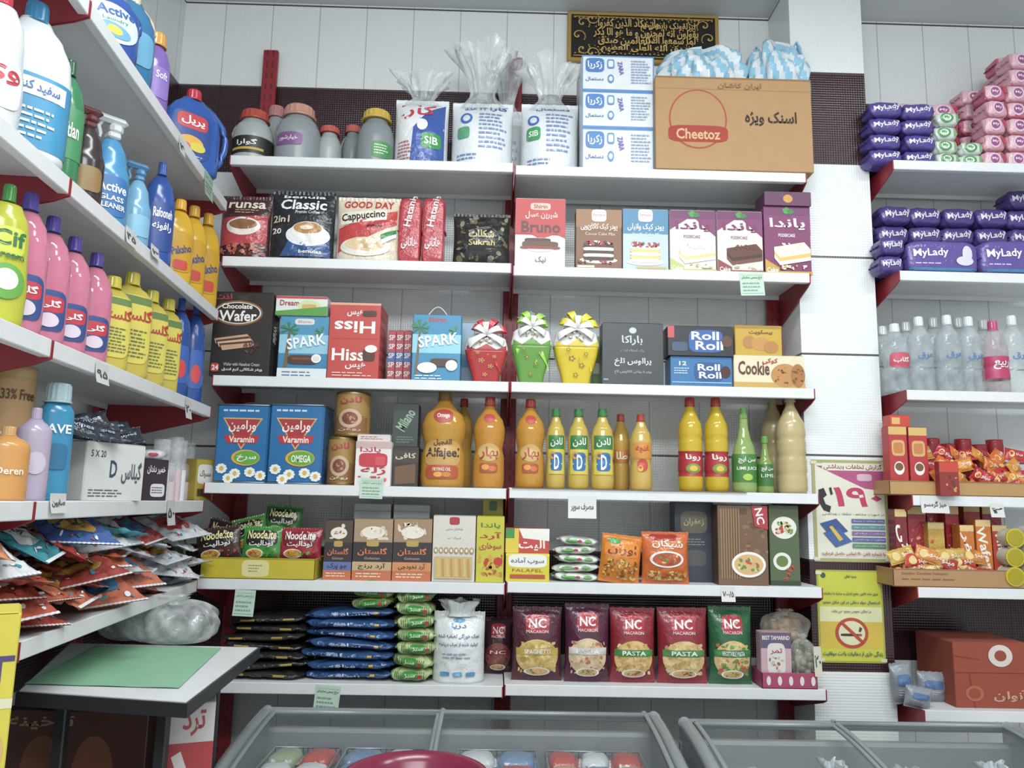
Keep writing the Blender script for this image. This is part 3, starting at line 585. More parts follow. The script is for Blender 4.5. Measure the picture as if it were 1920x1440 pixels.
def gift(x0,y0,x1,y1,col,rib,label,seed,acc='#c8a04a'):
    p=B(3,x0,y0+18,x1,y1,.1,.02); w,h,d=p.w,p.h,p.d; mb=MB()
    R=Rf([(0,.52),(.03,.56),(.5,.9),(.58,.94),(.76,.84),(.86,.5)]); lathe(mb,R,w,d,h,M(col,'g'),0,.56,16,40,0,5.)
    top=MB(); lathe(top,R,w,d,h,M('#e6e4e2','p'),.56,.86,12,40,.0008,5.)
    def F(x,z):
        r=R(z/h); rx=w/2*r; return -(d/2*r)*max(0,1-(abs(x)/rx)**5)**(1/5) if abs(x)<rx else 0
    fl=[]
    for cx,cy,s in((.4,.62,.05),(.6,.72,.045),(.48,.86,.04),(.68,.56,.035),(.32,.5,.035)):
        for q in range(5): fl.append(('e',cx+s*math.cos(q*1.257),cy+s*.6*math.sin(q*1.257),s*.42,s*.28,acc))
        fl.append(('e',cx,cy,s*.3,s*.2,'#e8d8a0'))
    decal(mb,fl,w,h,F,0,'g',False,.0012)
    dec=[('p',[(.03,.99),(.03,.7),(.26,.99)],col),('p',[(.97,.99),(.97,.7),(.74,.99)],col),('p',[(.26,.99),(.5,.62),(.74,.99)],col)]+[('e',.24+.13*k,.45+.1*(k%2),.03,.05,acc) for k in range(5)]
    decal(top,dec,w*.92,h*.28,F,h*.56,'p',False,.0014)
    b1=bow(M(rib,'g'),w*.42,h*.86,-d*.3,h*.66,seed,(20,150,60,110)); b2=bow(M('#f0efec','g'),w*.36,h*.82,-d*.42,h*.2,seed+3,(-15,195,35,140,88),.34)
    ce=ruffle(w*.5,d*.5,h*.8,h*1.04,M('#eef2f4','c'),[(0,.7),(.3,.4),(1,1)],5,seed)
    finish('gift_pack',label,'gift',[('body',mb),('top_flap',top),('ribbon',b1),('ribbon',b2),('film_wrap',ce)],p.o,0,'ribboned gift packs')
gift(868,590,955,712,'#b42a2c','#d8303a','red gift pack with red and white ribbon bow',2)
gift(956,572,1038,716,'#5f9a3a','#9be03a','green gift pack with lime and white ribbon bow',4,'#8a8a3a')
gift(1036,576,1128,720,'#dcc024','#e8d830','yellow gift pack with yellow and white ribbon bow',6,'#8a7a20')
carton(B(3,1129,606,1244,718,.07,.02),'#34383c','dark grey chocolate box with white lettering',[('t',.32,.2,.66,.36,'باراکا','#c8ccce'),('e',.5,.12,.06,.05,'#c8ccce'),('t',.3,.42,.68,.47,'یک لحظه لذت','#a8acb0'),('t',.2,.56,.8,.7,'پرالوس تلخ','#d8dcde'),('t',.2,.76,.8,.82,'ویفر با روکش کاکائویی تلخ','#a8acb0'),('r',.02,.9,.1,.93,'#8a8e92')],group=G3)
z1=carton(B(3,1257,669,1373,720,.09,.02),'#2a6aa6','blue roll biscuit box',[('R',.62,.5,.24,.32,'#1c4a8a'),('t',.44,.24,.8,.46,'Roll','#f2f4f6'),('t',.46,.5,.82,.72,'Roll','#f2f4f6'),('t',.14,.16,.26,.3,'12','#e8eef4'),('l',.06,.36,.3,.6,3,'#c8dcec'),('e',.89,.5,.08,.2,'#3a1c14'),('r',.02,.84,.98,.88,'#8ab8dc')],group=G3)
carton(B(3,1252,612,1375,669,.1,.01,z1+.0015),'#1c1e26','black roll biscuit box with blue badge',[('r',0,0,.1,.4,'#c8484a'),('R',.58,.5,.26,.38,'#2858a8'),('t',.36,.18,.78,.46,'Roll','#f2f4f6'),('t',.42,.5,.84,.8,'Roll','#f2f4f6'),('e',.9,.5,.08,.2,'#5a3424'),('R',.18,.7,.12,.16,'#3a4a6a')],group=G3)
z1=carton(B(3,1376,667,1509,722,.09,.02),'#e4d8b4','cream cookie box with chocolate chip cookie picture',[('r',0,.82,1,1,'#c8a050'),('e',.72,.6,.2,.36,'#c08444'),('e',.9,.6,.1,.36,'#a86c34'),('s',.56,.35,.98,.85,26,.02,['#4a2818','#7a4824']),('t',.06,.18,.5,.6,'Cookie','#5a2a1c'),('t',.4,.08,.62,.26,'کوکی','#b83a2a')],group=G3)
carton(B(3,1378,611,1466,667,.09,.04,z1+.0015),'#c8a030','yellow biscuit box with round biscuits picture',[('r',0,0,1,.1,'#a88020'),('e',.3,.55,.14,.22,'#b87a3a'),('e',.55,.6,.2,.22,'#c88a44'),('e',.76,.7,.16,.2,'#b87a3a'),('t',.3,.14,.8,.3,'بیسکویت','#7a3a1c')],group=G3)
# ================================================================= ROW 4
G4='oils and cans on the fourth shelf'
def tin(x0,y0,x1,y1,sub,d,sb):
    p=B(4,x0,y0,x1,y1,d,sb); w,h=p.w,p.h; mb=MB(); mb.box((0,0,h/2),(w,d,h),M('#1f5c96','g'),.008)
    ds=[]
    for cx,cy in((.16,.82),(.42,.88),(.7,.86),(.9,.9),(.3,.94)):
        for q in range(9): ds.append(('e',cx+.07*math.cos(q*.7),cy+.045*math.sin(q*.7),.04,.018,'#f2f2ee'))
        ds.append(('e',cx,cy,.035,.025,'#e8b83a'))
    decal(mb,[('r',.03,.03,.97,.97,'#2468a4'),('l',.12,.06,.88,.12,1,'#c8dcec'),('p',[(.12,.18),(.88,.18),(.5,.58)],'#d8b060'),('p',[(.16,.195),(.84,.195),(.5,.55)],'#a8323a'),('t',.24,.21,.76,.36,'ورامین','#f4ede0'),('p',[(.16,.4),(.84,.4),(.78,.5),(.22,.5)],'#bf3038'),('t',.26,.41,.74,.49,'Varamin','#f4e8d8'),('e',.6,.68,.27,.1,'#e8a838'),('e',.62,.68,.24,.085,'#5fa83c'),('t',.44,.64,.8,.73,sub,'#f4f4e8')],w,h,lambda x,z:-d/2,0,'g',True)
    decal(mb,ds,w,h,lambda x,z:-d/2,0,'g',True,.0025)
    parts=[('body',mb)]
    for zz in(.004,h-.004):
        rim=MB(); rim.tube([(-w/2+.006,-d/2,zz),(w/2-.006,-d/2,zz),(w/2,-d/2+.006,zz),(w/2,d/2-.006,zz),(w/2-.006,d/2,zz),(-w/2+.006,d/2,zz),(-w/2,d/2-.006,zz),(-w/2,-d/2+.006,zz)],.003,M('#8a96a4','m'),6,True); parts.append(('rim',rim))
    hd=MB(); hd.tube([(-.04+.08*t,0,h+.012*math.sin(pi*t)) for t in [i/8 for i in range(9)]],.003,M('#8a96a4','m'),6)
    finish('oil_tin','large blue cooking oil tin with daisies and red badge','tin',parts+[('handle',hd)],p.o,0,'blue oil tins')
tin(403,757,502,910,'سرخ',.15,.03); tin(503,757,605,910,'OMEGA',.16,.025)
def can(p,lab):
    bottle(p,'can','#a8884c',None,lab,(.06,.94,'#a07a3c',[('r',.0,.55,1,.98,'#8a5a30'),('t',.2,.06,.8,.26,'لادن','#b42a30'),('e',.5,.62,.32,.24,'#c8a888'),('e',.5,.62,.22,.16,'#7a3a28'),('s',.32,.5,.68,.74,12,.05,['#b8885c','#8a4a34']),('t',.2,.86,.8,.94,'روغن','#e8d8b0')]),name='food_can',cat='can',bk='m',group='gold cans'); return p.top
z1=can(B(4,608,818,664,910,.1,.03),'gold and brown vegetable fat can')
z1=can(B(4,622,733,690,818,.12,.02,z1+.001),'gold can stacked on another can')
carton(B(4,666,828,733,910,.1,.02),'#e8e2e0','white and red jelly powder box',[('r',0,0,1,.16,'#c8a8a8'),('t',.12,.12,.7,.28,'پاندا','#c02838'),('R',.5,.42,.4,.16,'#c8303c'),('t',.16,.55,.86,.76,'ژله','#c02838'),('s',.1,.78,.9,.95,20,.05,['#c83040','#e06878','#f0e8e8']),('R',.7,.44,.14,.1,'#d84858')],group=G4)
carton(B(4,670,815,732,829,.1,.03,B(4,664,828,733,910,.1,.02).top+.0015),'#d4cfca','flat white and red box on the jelly box',[('l',.1,.2,.8,.8,2,'#b04a50')],group=G4)
z1=carton(B(4,736,838,784,910,.09,.05),'#2c2422','dark brown coffee powder box',[('r',.0,.1,1,.4,'#3a302c'),('t',.1,.15,.9,.32,'کافی','#d8c8a8'),('p',[(.1,.5),(.9,.42),(.9,.9),(.1,.95)],'#6a4a30')],group=G4)
carton(B(4,737,757,784,838,.09,.07,z1+.0015),'#2e3a38','dark green box stacked on a brown box',[('t',.05,.25,.95,.5,'Milano','#8fae90',60),('l',.15,.75,.85,.92,3,'#6a7a70')],group=G4)
def oil(x0,y0,x1,y1,body,cap,lab,ops=None,prof='oil',d=.09,sb=.03,lb=(.12,.5,None),capr=.4,cz=.91,body_ops=(),**k):
    bottle(B(4,x0,y0,x1,y1,d,sb),prof,body,cap,lab,(lb[0],lb[1],lb[2],ops or []),body_ops,'oil_bottle','bottle','o',group='cooking oil bottles',capr=capr,cz=cz,**k)
oil(787,730,873,912,'#e8a83c','#8a6a3a','large amber cooking oil bottle with gold label',[('R',.5,.35,.38,.3,'#c89a50'),('t',.14,.22,.86,.5,'Alfajeel','#3a1c14'),('t',.3,.02,.7,.18,'الفجیل','#5a2a1c'),('R',.5,.78,.36,.16,'#b84a2a'),('t',.3,.68,.7,.76,'FRYING OIL','#f4e0c0'),('e',.42,.84,.1,.06,'#e8a840'),('e',.6,.84,.1,.06,'#d87830')],d=.12,lb=(.06,.5,None),body_ops=[('e',.5,.27,.22,.075,'#b03a30'),('t',.36,.24,.64,.3,'Omega','#f4e8d8')])
oil(849,745,886,912,'#e8b448','#a83028','amber oil bottle with red cap standing behind',d=.08,sb=.16)
redl=[('e',.5,.3,.34,.26,'#d0a860'),('t',.22,.14,.8,.5,'بهار','#a82c28'),('R',.5,.74,.28,.14,'#a84a28'),('e',.4,.72,.12,.08,'#e89a40'),('e',.62,.76,.12,.08,'#d86a30')]
oil(887,742,947,912,'#eaa038','#a83028','amber oil bottle with red cap and bird shoulder mark',redl,body_ops=[('e',.5,.24,.18,.05,'#c03a30')])
oil(967,746,1023,917,'#eaa63c','#a83028','amber oil bottle with red cap and orange label',redl,body_ops=[('e',.5,.24,.18,.05,'#c03a30')])
grn=[('r',.1,0,.9,.36,'#2f7a3a'),('t',.2,.06,.8,.3,'لادن','#f0f0e0'),('r',.1,.36,.9,1,'#d8c84a'),('R',.5,.68,.3,.24,'#2c6aa8'),('t',.38,.5,.64,.88,'D','#f4f6f8'),('e',.3,.52,.14,.1,'#e8a030')]
for x0,x1 in((1025,1062),(1066,1107),(1110,1154)):
    oil(x0,765,x1,916,'#f0d060','#2f7a3c','golden oil bottle with green cap and blue label',grn,'slim',.075,lb=(.18,.66,None),capr=.42)
oil(1149,775,1184,917,'#e0b450','#b83a30','oil bottle with red cap standing behind',[('r',.1,.2,.9,.6,'#c87838'),('t',.2,.25,.8,.5,'طلا','#f0e8d0')],'slim',.07,.13,(.2,.6,None))
oil(1184,775,1226,918,'#f0cc66','#b83a30','golden oil bottle with red cap and orange label',[('r',.1,0,.9,.5,'#d88a38'),('t',.2,.08,.8,.35,'غنچه','#b03028'),('e',.5,.7,.24,.2,'#c84030'),('e',.4,.8,.12,.1,'#e8b040')],'slim',.07,.05,(.2,.62,None))
for x0,x1 in((1277,1323),(1327,1372)):
    oil(x0,743,x1,919,'#f0cc30','#b83430','yellow oil bottle with red cap and red label',[('t',.2,.1,.8,.4,'رونا','#f4ecd8'),('e',.5,.7,.3,.2,'#7a9a3a'),('e',.5,.7,.16,.12,'#e8b83a')],'rib',.09,.03,(.16,.42,'#b02430'))
bottle(B(4,1378,764,1424,920,.07,.03),'wine','#a8c870','#5c9a3c','tall lime juice bottle with green label',(.12,.45,'#3a7a2c',[('t',.15,.1,.85,.34,'سن ایچ','#f0f4e4'),('t',.1,.45,.9,.6,'LIME JUICE','#f0f4e4'),('e',.5,.82,.2,.12,'#a8cc4a')]),name='juice_bottle',bk='o',group='lime juice bottles',capr=.34)
bottle(B(4,1425,817,1454,920,.055,.02),'wine','#98b858','#5c9a3c','small lime juice bottle with green label',(.12,.5,'#2f6a28',[('t',.12,.1,.88,.34,'سن ایچ','#f0f4e4'),('t',.1,.45,.9,.6,'LIME','#f0f4e4')]),name='juice_bottle',bk='o',group='lime juice bottles',capr=.4)
for i,(x0,x1,y,sb) in enumerate(((1465,1520,740,.02),(1436,1482,742,.16))):
    bottle(B(4,x0,y,x1,921,.09,sb),'rib','#bca876','#b8a88a','tan homemade verjuice in a ribbed plastic bottle',name='plastic_bottle',bk='g',group='tan bottles',capr=.4,cz=.94)
a=hitY(960,915,YF);b=hitY(1400,925,YF); sh=MB(); sh.box(((b.x-a.x)/2,.1,.0004),(b.x-a.x,.21,.0008),M('#a88452','w'),.0002)
finish('cardboard_sheet','brown cardboard sheet under the oil bottles','cardboard',[('sheet',sh)],(a.x,YF-.003,ZB[4][1]))
# ================================================================= ROW 5
G5='dry goods on the fifth shelf'
p=B(5,360,1046,592,1088,.17,.0)
p.o=(p.o[0]+.012,p.o[1],p.o[2]); p.w-=.03
def tray(p,col,label,ops,name='carton_tray',g='display trays'):
    mb=MB(); w,d,h=p.w,p.d,p.h; m=M(col,'p'); t=.003
    mb.box((0,0,t/2),(w,d,t),m,.0005)
    for sy in(-1,1): mb.box((0,sy*(d/2-t/2),h/2),(w,t,h),m,.0008)
    for sx in(-1,1): mb.box((sx*(w/2-t/2),0,h/2),(t,d,h),m,.0008)
    decal(mb,ops,w,h,lambda x,z:-d/2,0,'p',True)
    finish(name,label,'tray',[('tray',mb)],p.o,p.rz,g)
tray(p,'#c8b428','yellow cardboard display tray holding noodle packs',[('R',.48,.5,.12,.4,'#e0d890'),('l',.42,.3,.54,.7,3,'#8a8a5a'),('r',0,.0,1,.05,'#a8961c')])
def nood(x0,y0,x1,y1,col,txt,c2,d=.04,sb=.04,rx=-8,ry=0):
    q=B(5,x0,y0,x1,y1,d,sb); z=hitY((x0+x1)/2,y1,YF+sb).z; q.o=(q.o[0],q.o[1],z); q.h=q.top-z
    pouch(q,col,'instant noodle packet in %s foil'%c2,[('R',.5,.35,.4,.22,'#1c1a1a' if col!='#a02434' else '#7a1c28'),('t',.14,.12,.86,.38,'Noodelite','#f0e4a0' if col!='#a02434' else '#f4e8e8'),('t',.2,.42,.8,.62,txt,'#f4f0e8')]+plate(.35,.8,.22,.14,['#d8a03a','#c84a28','#e8c86a'],12,.04)+[('s',.55,.7,.92,.9,8,.04,['#c83a2a','#4a9a3a'])],'noodle_pack','noodles',group='noodle packets',rx=rad(rx),ry=rad(ry))
nood(366,988,452,1052,'#3a2420','نودالیت','dark brown',ry=-8); nood(372,975,440,1040,'#2c1c1c','نودالیت','dark brown',sb=.1,ry=12)
nood(450,987,526,1052,'#3a8a34','نودالیت','green'); nood(520,990,601,1052,'#a02434','نودالیت','red')
nood(490,948,560,1008,'#2f7a30','نودالیت','green',sb=.11,ry=4); nood(440,968,505,1030,'#4a9038','نودالیت','green',sb=.09,ry=-14)
def gol(x0,y0,x1,y1,top,mid,bot,t2,label,sb=.03,d=.08):
    carton(B(5,x0,y0,x1,y1,d,sb),top,label,[('s',.1,.06,.9,.34,16,.08,[mid,'#e8dcc8',top]),('e',.5,.22,.3,.1,'#efe6d4'),('s',.28,.15,.72,.24,16,.05,['#f4ecdc',mid]),('r',0,.38,1,.7,'#2a2428'),('R',.5,.4,.16,.05,'#b89a4a'),('t',.12,.47,.88,.6,'گلستان','#e87848'),('t',.3,.62,.7,.66,'Golestan','#c8a890'),('r',0,.7,1,.84,bot),('t',.15,.72,.85,.83,t2,'#2a1a14'),('r',0,.84,1,1,'#c86a40'),('l',.1,.87,.9,.96,2,'#f0d8c0')],group=G5)
gol(608,975,660,1090,'#4a3a30','#8a6a4a','#5a6aa8','جو پرک','dark brown and blue cereal box')
gol(662,973,735,1090,'#a88a6a','#d8c8a8','#c8a878','آرد برنج','beige rice flour box with black band')
gol(737,973,809,1090,'#a08060','#e0d4b4','#d88a50','آرد نخودچی','beige chickpea flour box with black band')
carton(B(5,811,967,891,1090,.08,.03),'#d8d2c6','white box with gold traditional pattern',[('R',.5,.08,.12,.06,'#a82c34'),('t',.3,.18,.7,.23,'غذاهای سنتی','#6a5a4a'),('t',.35,.32,.65,.36,'نبات','#6a5a4a')]+[('e',.08+.12*i,.53,.055,.05,'#b09050') for i in range(8)]+[('e',.08+.12*i,.53,.03,.028,'#e8e2d4') for i in range(8)]+[('r',.06,.62,.94,.95,'#c8b078')]+[('p',[(.12+.1*i,.65),(.17+.1*i,.65),(.2+.1*i,.92),(.14+.1*i,.92)],c) for i,c in enumerate(['#e0b860','#c89040']*4)],group=G5)
carton(B(5,893,968,945,1090,.07,.03),'#c8c030','yellow green breading flour box with chicken picture',[('t',.15,.1,.85,.2,'پاندا','#2f7a34'),('t',.1,.24,.9,.36,'آرد','#b02a2a'),('t',.1,.4,.9,.52,'سوخاری','#b02a2a'),('s',.05,.58,.95,.92,36,.09,['#c87830','#a85a20','#d89a40','#c02a24']),('e',.8,.68,.16,.06,'#c02a24')],group=G5)
carton(B(5,905,930,943,1010,.06,.13),'#b8a828','tall yellow box standing behind',[('R',.5,.12,.2,.06,'#2f6a34'),('t',.2,.3,.8,.4,'پاندا','#4a7a24')],group=G5)
for x0,y0,x1 in((664,945,733),(738,947,806)):
    z1=carton(B(5,x0,975,x1,1090,.08,.12),'#8a8e90','silver grey box standing behind the flour boxes',[('r',0,0,1,.1,'#a8acae')],group=G5,kind='g')
    carton(B(5,x0,y0,x1,975,.09,.12,z1+.0015),'#989c9e','silver grey box on top of another box',[('r',.0,.4,1,.5,'#7a7e80')],group=G5,kind='g')
z1=carton(B(5,948,1038,1030,1096,.07,.02),'#d8cc28','yellow box with handwritten paper slip',[('r',0,0,1,.1,'#e8dc50'),('R',.5,.26,.44,.24,'#efece0'),('t',.12,.14,.88,.4,'سوپ آماده','#3a4a7a'),('t',.15,.55,.85,.66,'FALAFEL','#b02a2a'),('r',.1,.75,.9,.9,'#b8442a')],group=G5)
carton(B(5,948,991,1030,1038,.07,.03,z1+.0015),'#c83a34','red and yellow box on the yellow box',[('r',0,0,.3,1,'#e0c83a'),('p',[(.3,0),(1,0),(1,.5),(.4,.4)],'#f0ece4'),('t',.3,.45,.9,.9,'الیت','#f4f0e8'),('r',0,0,.2,.4,'#3a8a3a')],group=G5)
z=ZB[5][1]
for i in range(5):
    h=.031; q=P(); c=hitY(1080,1060,YF+.06); q.o=(c.x+random.uniform(-.01,.01),YF+.03+.06,z); q.w=.16-.006*i; q.d=.12; q.h=h
    z=soft(q,'#dce0d8','soft white bag with green print lying in a pile',[('e',.3,.52,.16,.26,'#5a9a4a'),('e',.72,.5,.1,.22,'#6aa454'),('e',.5,.5,.06,.16,'#a82a4a')],'food_packet','packet',group='pile of white and green packets',pw=2.1,pp=5,amp=.005,ry=rad((2,-3,3,-2,4)[i]),rz=rad(random.uniform(-6,6)))-.0005
pouch(B(5,1122,1003,1200,1100,.06,.0),'#d87820','orange pasta snack bag',[('R',.5,.3,.42,.16,'#e8862a'),('t',.15,.2,.85,.42,'اوران','#7a2a14'),('e',.3,.14,.16,.06,'#3a9a3a'),('s',.08,.5,.92,.92,80,.05,['#c88a34','#a86a20','#e8b860','#7a4414'])],'snack_bag','bag',group=G5,ry=rad(6))
pouch(B(5,1206,998,1296,1100,.07,-.005),'#d0622a','orange soup noodle bag with bowl picture',[('t',.2,.14,.85,.32,'شیکان','#f4e8d8',-4),('R',.45,.1,.3,.06,'#a82c20')]+plate(.5,.52,.36,.16,['#b84a28','#e8c060','#c83a28','#5a9a3a'],26,.05)+[('s',.08,.74,.92,.93,50,.05,['#d8a050','#b87a30','#e8c880'])],'snack_bag','bag',group=G5)
carton(B(5,1265,942,1338,1100,.08,.1),'#2c3040','dark navy box with gold print',[('R',.5,.25,.34,.14,'#6a6450'),('t',.24,.2,.76,.3,'زعفران','#c8b888'),('R',.5,.7,.3,.1,'#4a4a4a'),('l',.2,.45,.8,.55,3,'#8a8470')],group=G5)
carton(B(5,1346,948,1440,1102,.1,.02),'#6e4c34','brown spaghetti box with bowl picture',[('s',.5,.2,1,.6,20,.06,['#8a6444','#5a3a24'])]+[('r',.06+.05*i,.04,.08+.05*i,.92,'#9a7a54') for i in range(8)]+[('p',[(.68,0),(1,0),(1,.3),(.74,.26)],'#b02a34'),('t',.68,.08,1.0,.18,'NC','#f4f0ec',-80)]+plate(.6,.74,.34,.16,['#d8b070','#b84a34','#e8d8a8','#5a8a34'],20,.05),group=G5,side='#4c3424')
carton(B(5,1443,948,1499,1100,.08,.04),'#4a5a38','green salad dressing box',[('e',.5,.28,.42,.14,'#e8e4d8'),('s',.2,.2,.8,.36,30,.08,['#5a9a3a','#d8c8a0','#b83a2a']),('e',.4,.7,.3,.11,'#e8e4d8'),('e',.4,.7,.2,.07,'#5a7a34'),('t',.2,.82,.95,.92,'پاندا','#c8402a',60),('r',0,.94,1,1,'#2a3a20')],group=G5)
# ================================================================= ROW 6
G6='pasta and bags on the bottom shelf'
def pasta(x0,y0,x1,y1,col,band,txt,cols,label,sb=.02):
    pouch(B(6,x0,y0,x1,y1,.08,sb),col,label,[('R',.5,.22,.24,.12,'#b02834'),('t',.32,.15,.68,.27,'NC','#f4f2f0'),('t',.28,.3,.72,.34,'MACARON','#f0e8e0'),('e',.5,.66,.42,.24,cols[0]),('s',.12,.46,.88,.88,90,.05,cols),('r',.08,.54,.92,.63,band),('t',.24,.555,.76,.615,txt,'#f4f2ea')]+plate(.5,.86,.26,.06,['#d8b070','#b83a2a','#5a9a3a'],10,.03),'pasta_bag','pasta',group='pasta bags',gus=False)
pasta(960,1140,1055,1288,'#4a1c28','#c8a848','SPAGHETTI',['#d8b86a','#c8a050','#e8d090'],'dark maroon pasta bag with clear window',.03)
pasta(1060,1135,1145,1288,'#4a1830','#d8d0c8','PASTA',['#e0c8a0','#c8705a','#d8b88a'],'purple and maroon pasta bag')
pasta(1146,1142,1232,1288,'#8a1c28','#3f8a3c','PASTA',['#e0b870','#c89a50','#e8cc90'],'red pasta bag with green band')
pasta(1236,1142,1331,1288,'#8a1c28','#4a8a44','PASTA',['#e0c080','#d0a460','#e8d098'],'red pasta bag with penne window and green band')
pasta(1334,1140,1416,1288,'#1f5a34','#2f7a3c','VEGETABLE PASTA',['#e0c080','#5a9a44','#c8604a'],'green vegetable pasta bag')
pasta(905,1160,962,1286,'#3a1c28','#8a2a3a','NC',['#8a4a3a','#6a3430'],'dark maroon bag standing behind',.15)
p=B(6,810,1150,908,1286,.11,.02)
r=ruffle(p.w*.85,.06,p.h*.93,p.h*1.16,M('#d8dcdc','f'),[(0,.7),(.3,.6),(1,.85)],4,11)
pouch(p,'#dcdfe0','white salt sack with blue print and gathered top',[('t',.35,.16,.65,.24,'دریا','#4a8ab8'),('e',.5,.12,.12,.03,'#5a9ac4'),('t',.1,.3,.9,.37,'نمک خوراکی تصفیه شده','#5a6a8a'),('t',.12,.42,.88,.48,'تولید شده از نمک دریاچه','#5a6a8a'),('l',.2,.56,.8,.66,2,'#8aa0b8'),('R',.25,.86,.09,.03,'#5a9ac4'),('R',.5,.86,.09,.03,'#5a9ac4'),('R',.75,.86,.09,.03,'#5a9ac4')],'salt_sack','sack',gus=True,group=G6,parts_extra=[('gathered_top',r)],wr=1.2)
def pile(x0,x1,n,zs,t,w,l,cols,label,group,y=YF+.02,opsf=None,row=6,name='food_packet'):
    z=ZB[row][0]
    for j in range(zs):
        for i in range(n):
            xm=hitY((x0+(x1-x0)*(i+.5)/n),1220,y).x+random.uniform(-.012,.012)
            q=P(); q.w=w*random.uniform(.94,1.04);q.d=l;q.h=t;q.rz=rad(random.uniform(-7,7)); q.o=(xm,y+l/2+random.uniform(0,.02),z+.004*(i%2))
            soft(q,random.choice(cols),label,opsf() if opsf else [],name,'packet',group=group,pw=2.1,pp=6,amp=.006,ry=rad(random.uniform(-4,4)))
        z+=t*.93
pile(565,738,1,7,.036,.31,.18,['#1f3f74','#24487e','#2c5088'],'flat blue foil packet lying in a pile','blue packets',opsf=lambda:[('s',.06,.3,.94,.7,26,.03,['#2f5a9a','#16305c','#8aa0c8']),('t',.3,.34,.6,.64,'ساقه','#c8d4e8'),('r',.75,.38,.8,.62,'#d8a83a')])
pile(420,562,1,7,.032,.27,.2,['#16181a','#1c1c1c','#24221e'],'flat black and gold packet lying in a pile','black packets',opsf=lambda:[('r',.12,.38,.3,.6,'#a8883c'),('r',.66,.38,.8,.62,'#a8883c'),('s',.3,.3,.66,.7,8,.04,['#2c2c2a','#3a3830'])])
z0g=ZB[6][0]
stripe=lambda:[('r',.1+.054*i,.25,.12+.054*i,.78,'#2f6a2c') for i in range(15)]+[('R',.5,.5,.2,.3,'#3a8a34'),('t',.36,.36,.64,.64,'سبز','#f0f0e0'),('e',.76,.55,.06,.14,'#b83a2a')]
for j in range(7):
    q=P(); c=hitY(776,1220,YF+.02); q.w=.13;q.d=.15;q.h=.048;q.rz=rad(random.uniform(-14,14)); q.o=(c.x+random.uniform(-.01,.01),YF+.095,z0g+j*.043)
    soft(q,'#b4c888','crinkled green and white striped packet in a pile',stripe(),'food_packet','packet',group='green striped packets',pw=2.2,pp=5,amp=.007,ry=rad(random.uniform(-6,6)))
zb=z0g+7*.0336
for j in range(3):
    q=P(); c=hitY(708,1150,YF+.03); q.w=.135;q.d=.14;q.h=.04;q.rz=rad(random.uniform(-12,12)); q.o=(c.x-.02,YF+.1,zb+j*.036)
    soft(q,'#a8c078','crinkled green and white striped packet in a pile',stripe(),'food_packet','packet',group='green striped packets',pw=2.2,pp=5,amp=.006,ry=rad(random.uniform(-5,5)))
p=B(6,1430,1262,1545,1288,.12,.0); p.w-=.02; p.o=(p.o[0]-.012,p.o[1],p.o[2])
tray(p,'#a83a5c','pink dotted cardboard tray',[('e',.12+.2*i,.5,.04,.3,'#e8dce0') for i in range(5)])
def on(x0,y0,x1,y1,d,sb,dz=.006): return B(6,x0,y0,x1,y1,d,sb,ZB[6][1]+dz)
carton(on(1427,1186,1484,1282,.05,.02),'#c8a0a8','pink and white tamarind box',[('r',0,0,1,.3,'#5a4a6a'),('t',.05,.06,.95,.14,'BEST TAMARIND','#e8e0d8'),('R',.5,.5,.3,.3,'#d8d4d0'),('t',.3,.3,.7,.42,'تمر','#b02a3a'),('s',.2,.45,.8,.75,14,.06,['#8a5a3a','#c8b0a0']),('r',0,.85,1,1,'#b03a50')],group=G6)
def lump(loc,w,d,h,mat,label,name,seed,cat='bag',grp='clear bags',dots=None):
    mb=MB(); rg=random.Random(seed); ph=[rg.random()*6 for _ in range(6)]; nu,nv=64,28; vs=[];fs=[]
    for j in range(nv+1):
        v=j/nv; b=pi*v; rr=max(0,math.sin(b))**.7
        for i in range(nu):
            t=2*pi*i/nu; r=rr*(1+.08*math.sin(3*t+ph[0]+v*3)+.06*math.sin(7*t+ph[1]-v*5)+.05*math.sin(13*t+ph[2]+v*9)+.03*math.sin(21*t-v*17))
            vs.append((w/2*r*math.cos(t),d/2*r*math.sin(t),h/2*(1-math.cos(b))*(1+.08*math.sin(2*t+ph[3])*v)))
    for j in range(nv):
        for i in range(nu): fs.append((j*nu+i,j*nu+(i+1)%nu,(j+1)*nu+(i+1)%nu,(j+1)*nu+i))
    mb.add(vs,fs,mat,True)
    kn=ruffle(w*.3,d*.3,h*.93,h*1.15,mat,[(0,.4),(.4,.3),(1,1)],5,seed+1); parts=[('body',mb),('knot',kn)]
    if dots:
        ct=MB()
        for k in range(26):
            a=rg.uniform(0,2*pi); r=rg.uniform(0,.36); z=rg.uniform(.18,.72); cx,cy,cz=w*r*math.cos(a),d*r*math.sin(a),h*z; s=w*.13
            vv=[];ff=[]
            for j in range(1,6):
                for i in range(8): vv.append((cx+s*math.sin(pi*j/6)*math.cos(i*pi/4),cy+s*math.sin(pi*j/6)*math.sin(i*pi/4),cz+s*math.cos(pi*j/6)))
            for j in range(4):
                for i in range(8): ff.append((j*8+i,j*8+(i+1)%8,(j+1)*8+(i+1)%8,(j+1)*8+i))
            ct.add(vv,ff,M(rg.choice(dots),'p'),True)
        parts.append(('dried_limes',ct))
    finish(name,label,cat,parts,loc,0,grp)
q=on(1487,1205,1538,1282,.07,.02); lump(q.o,q.w,.08,q.h,M('#c8ccc0','c'),'clear bag of dried green limes','dried_goods_bag',4,dots=['#7a7a58','#8a8a64','#6a6a4c'])
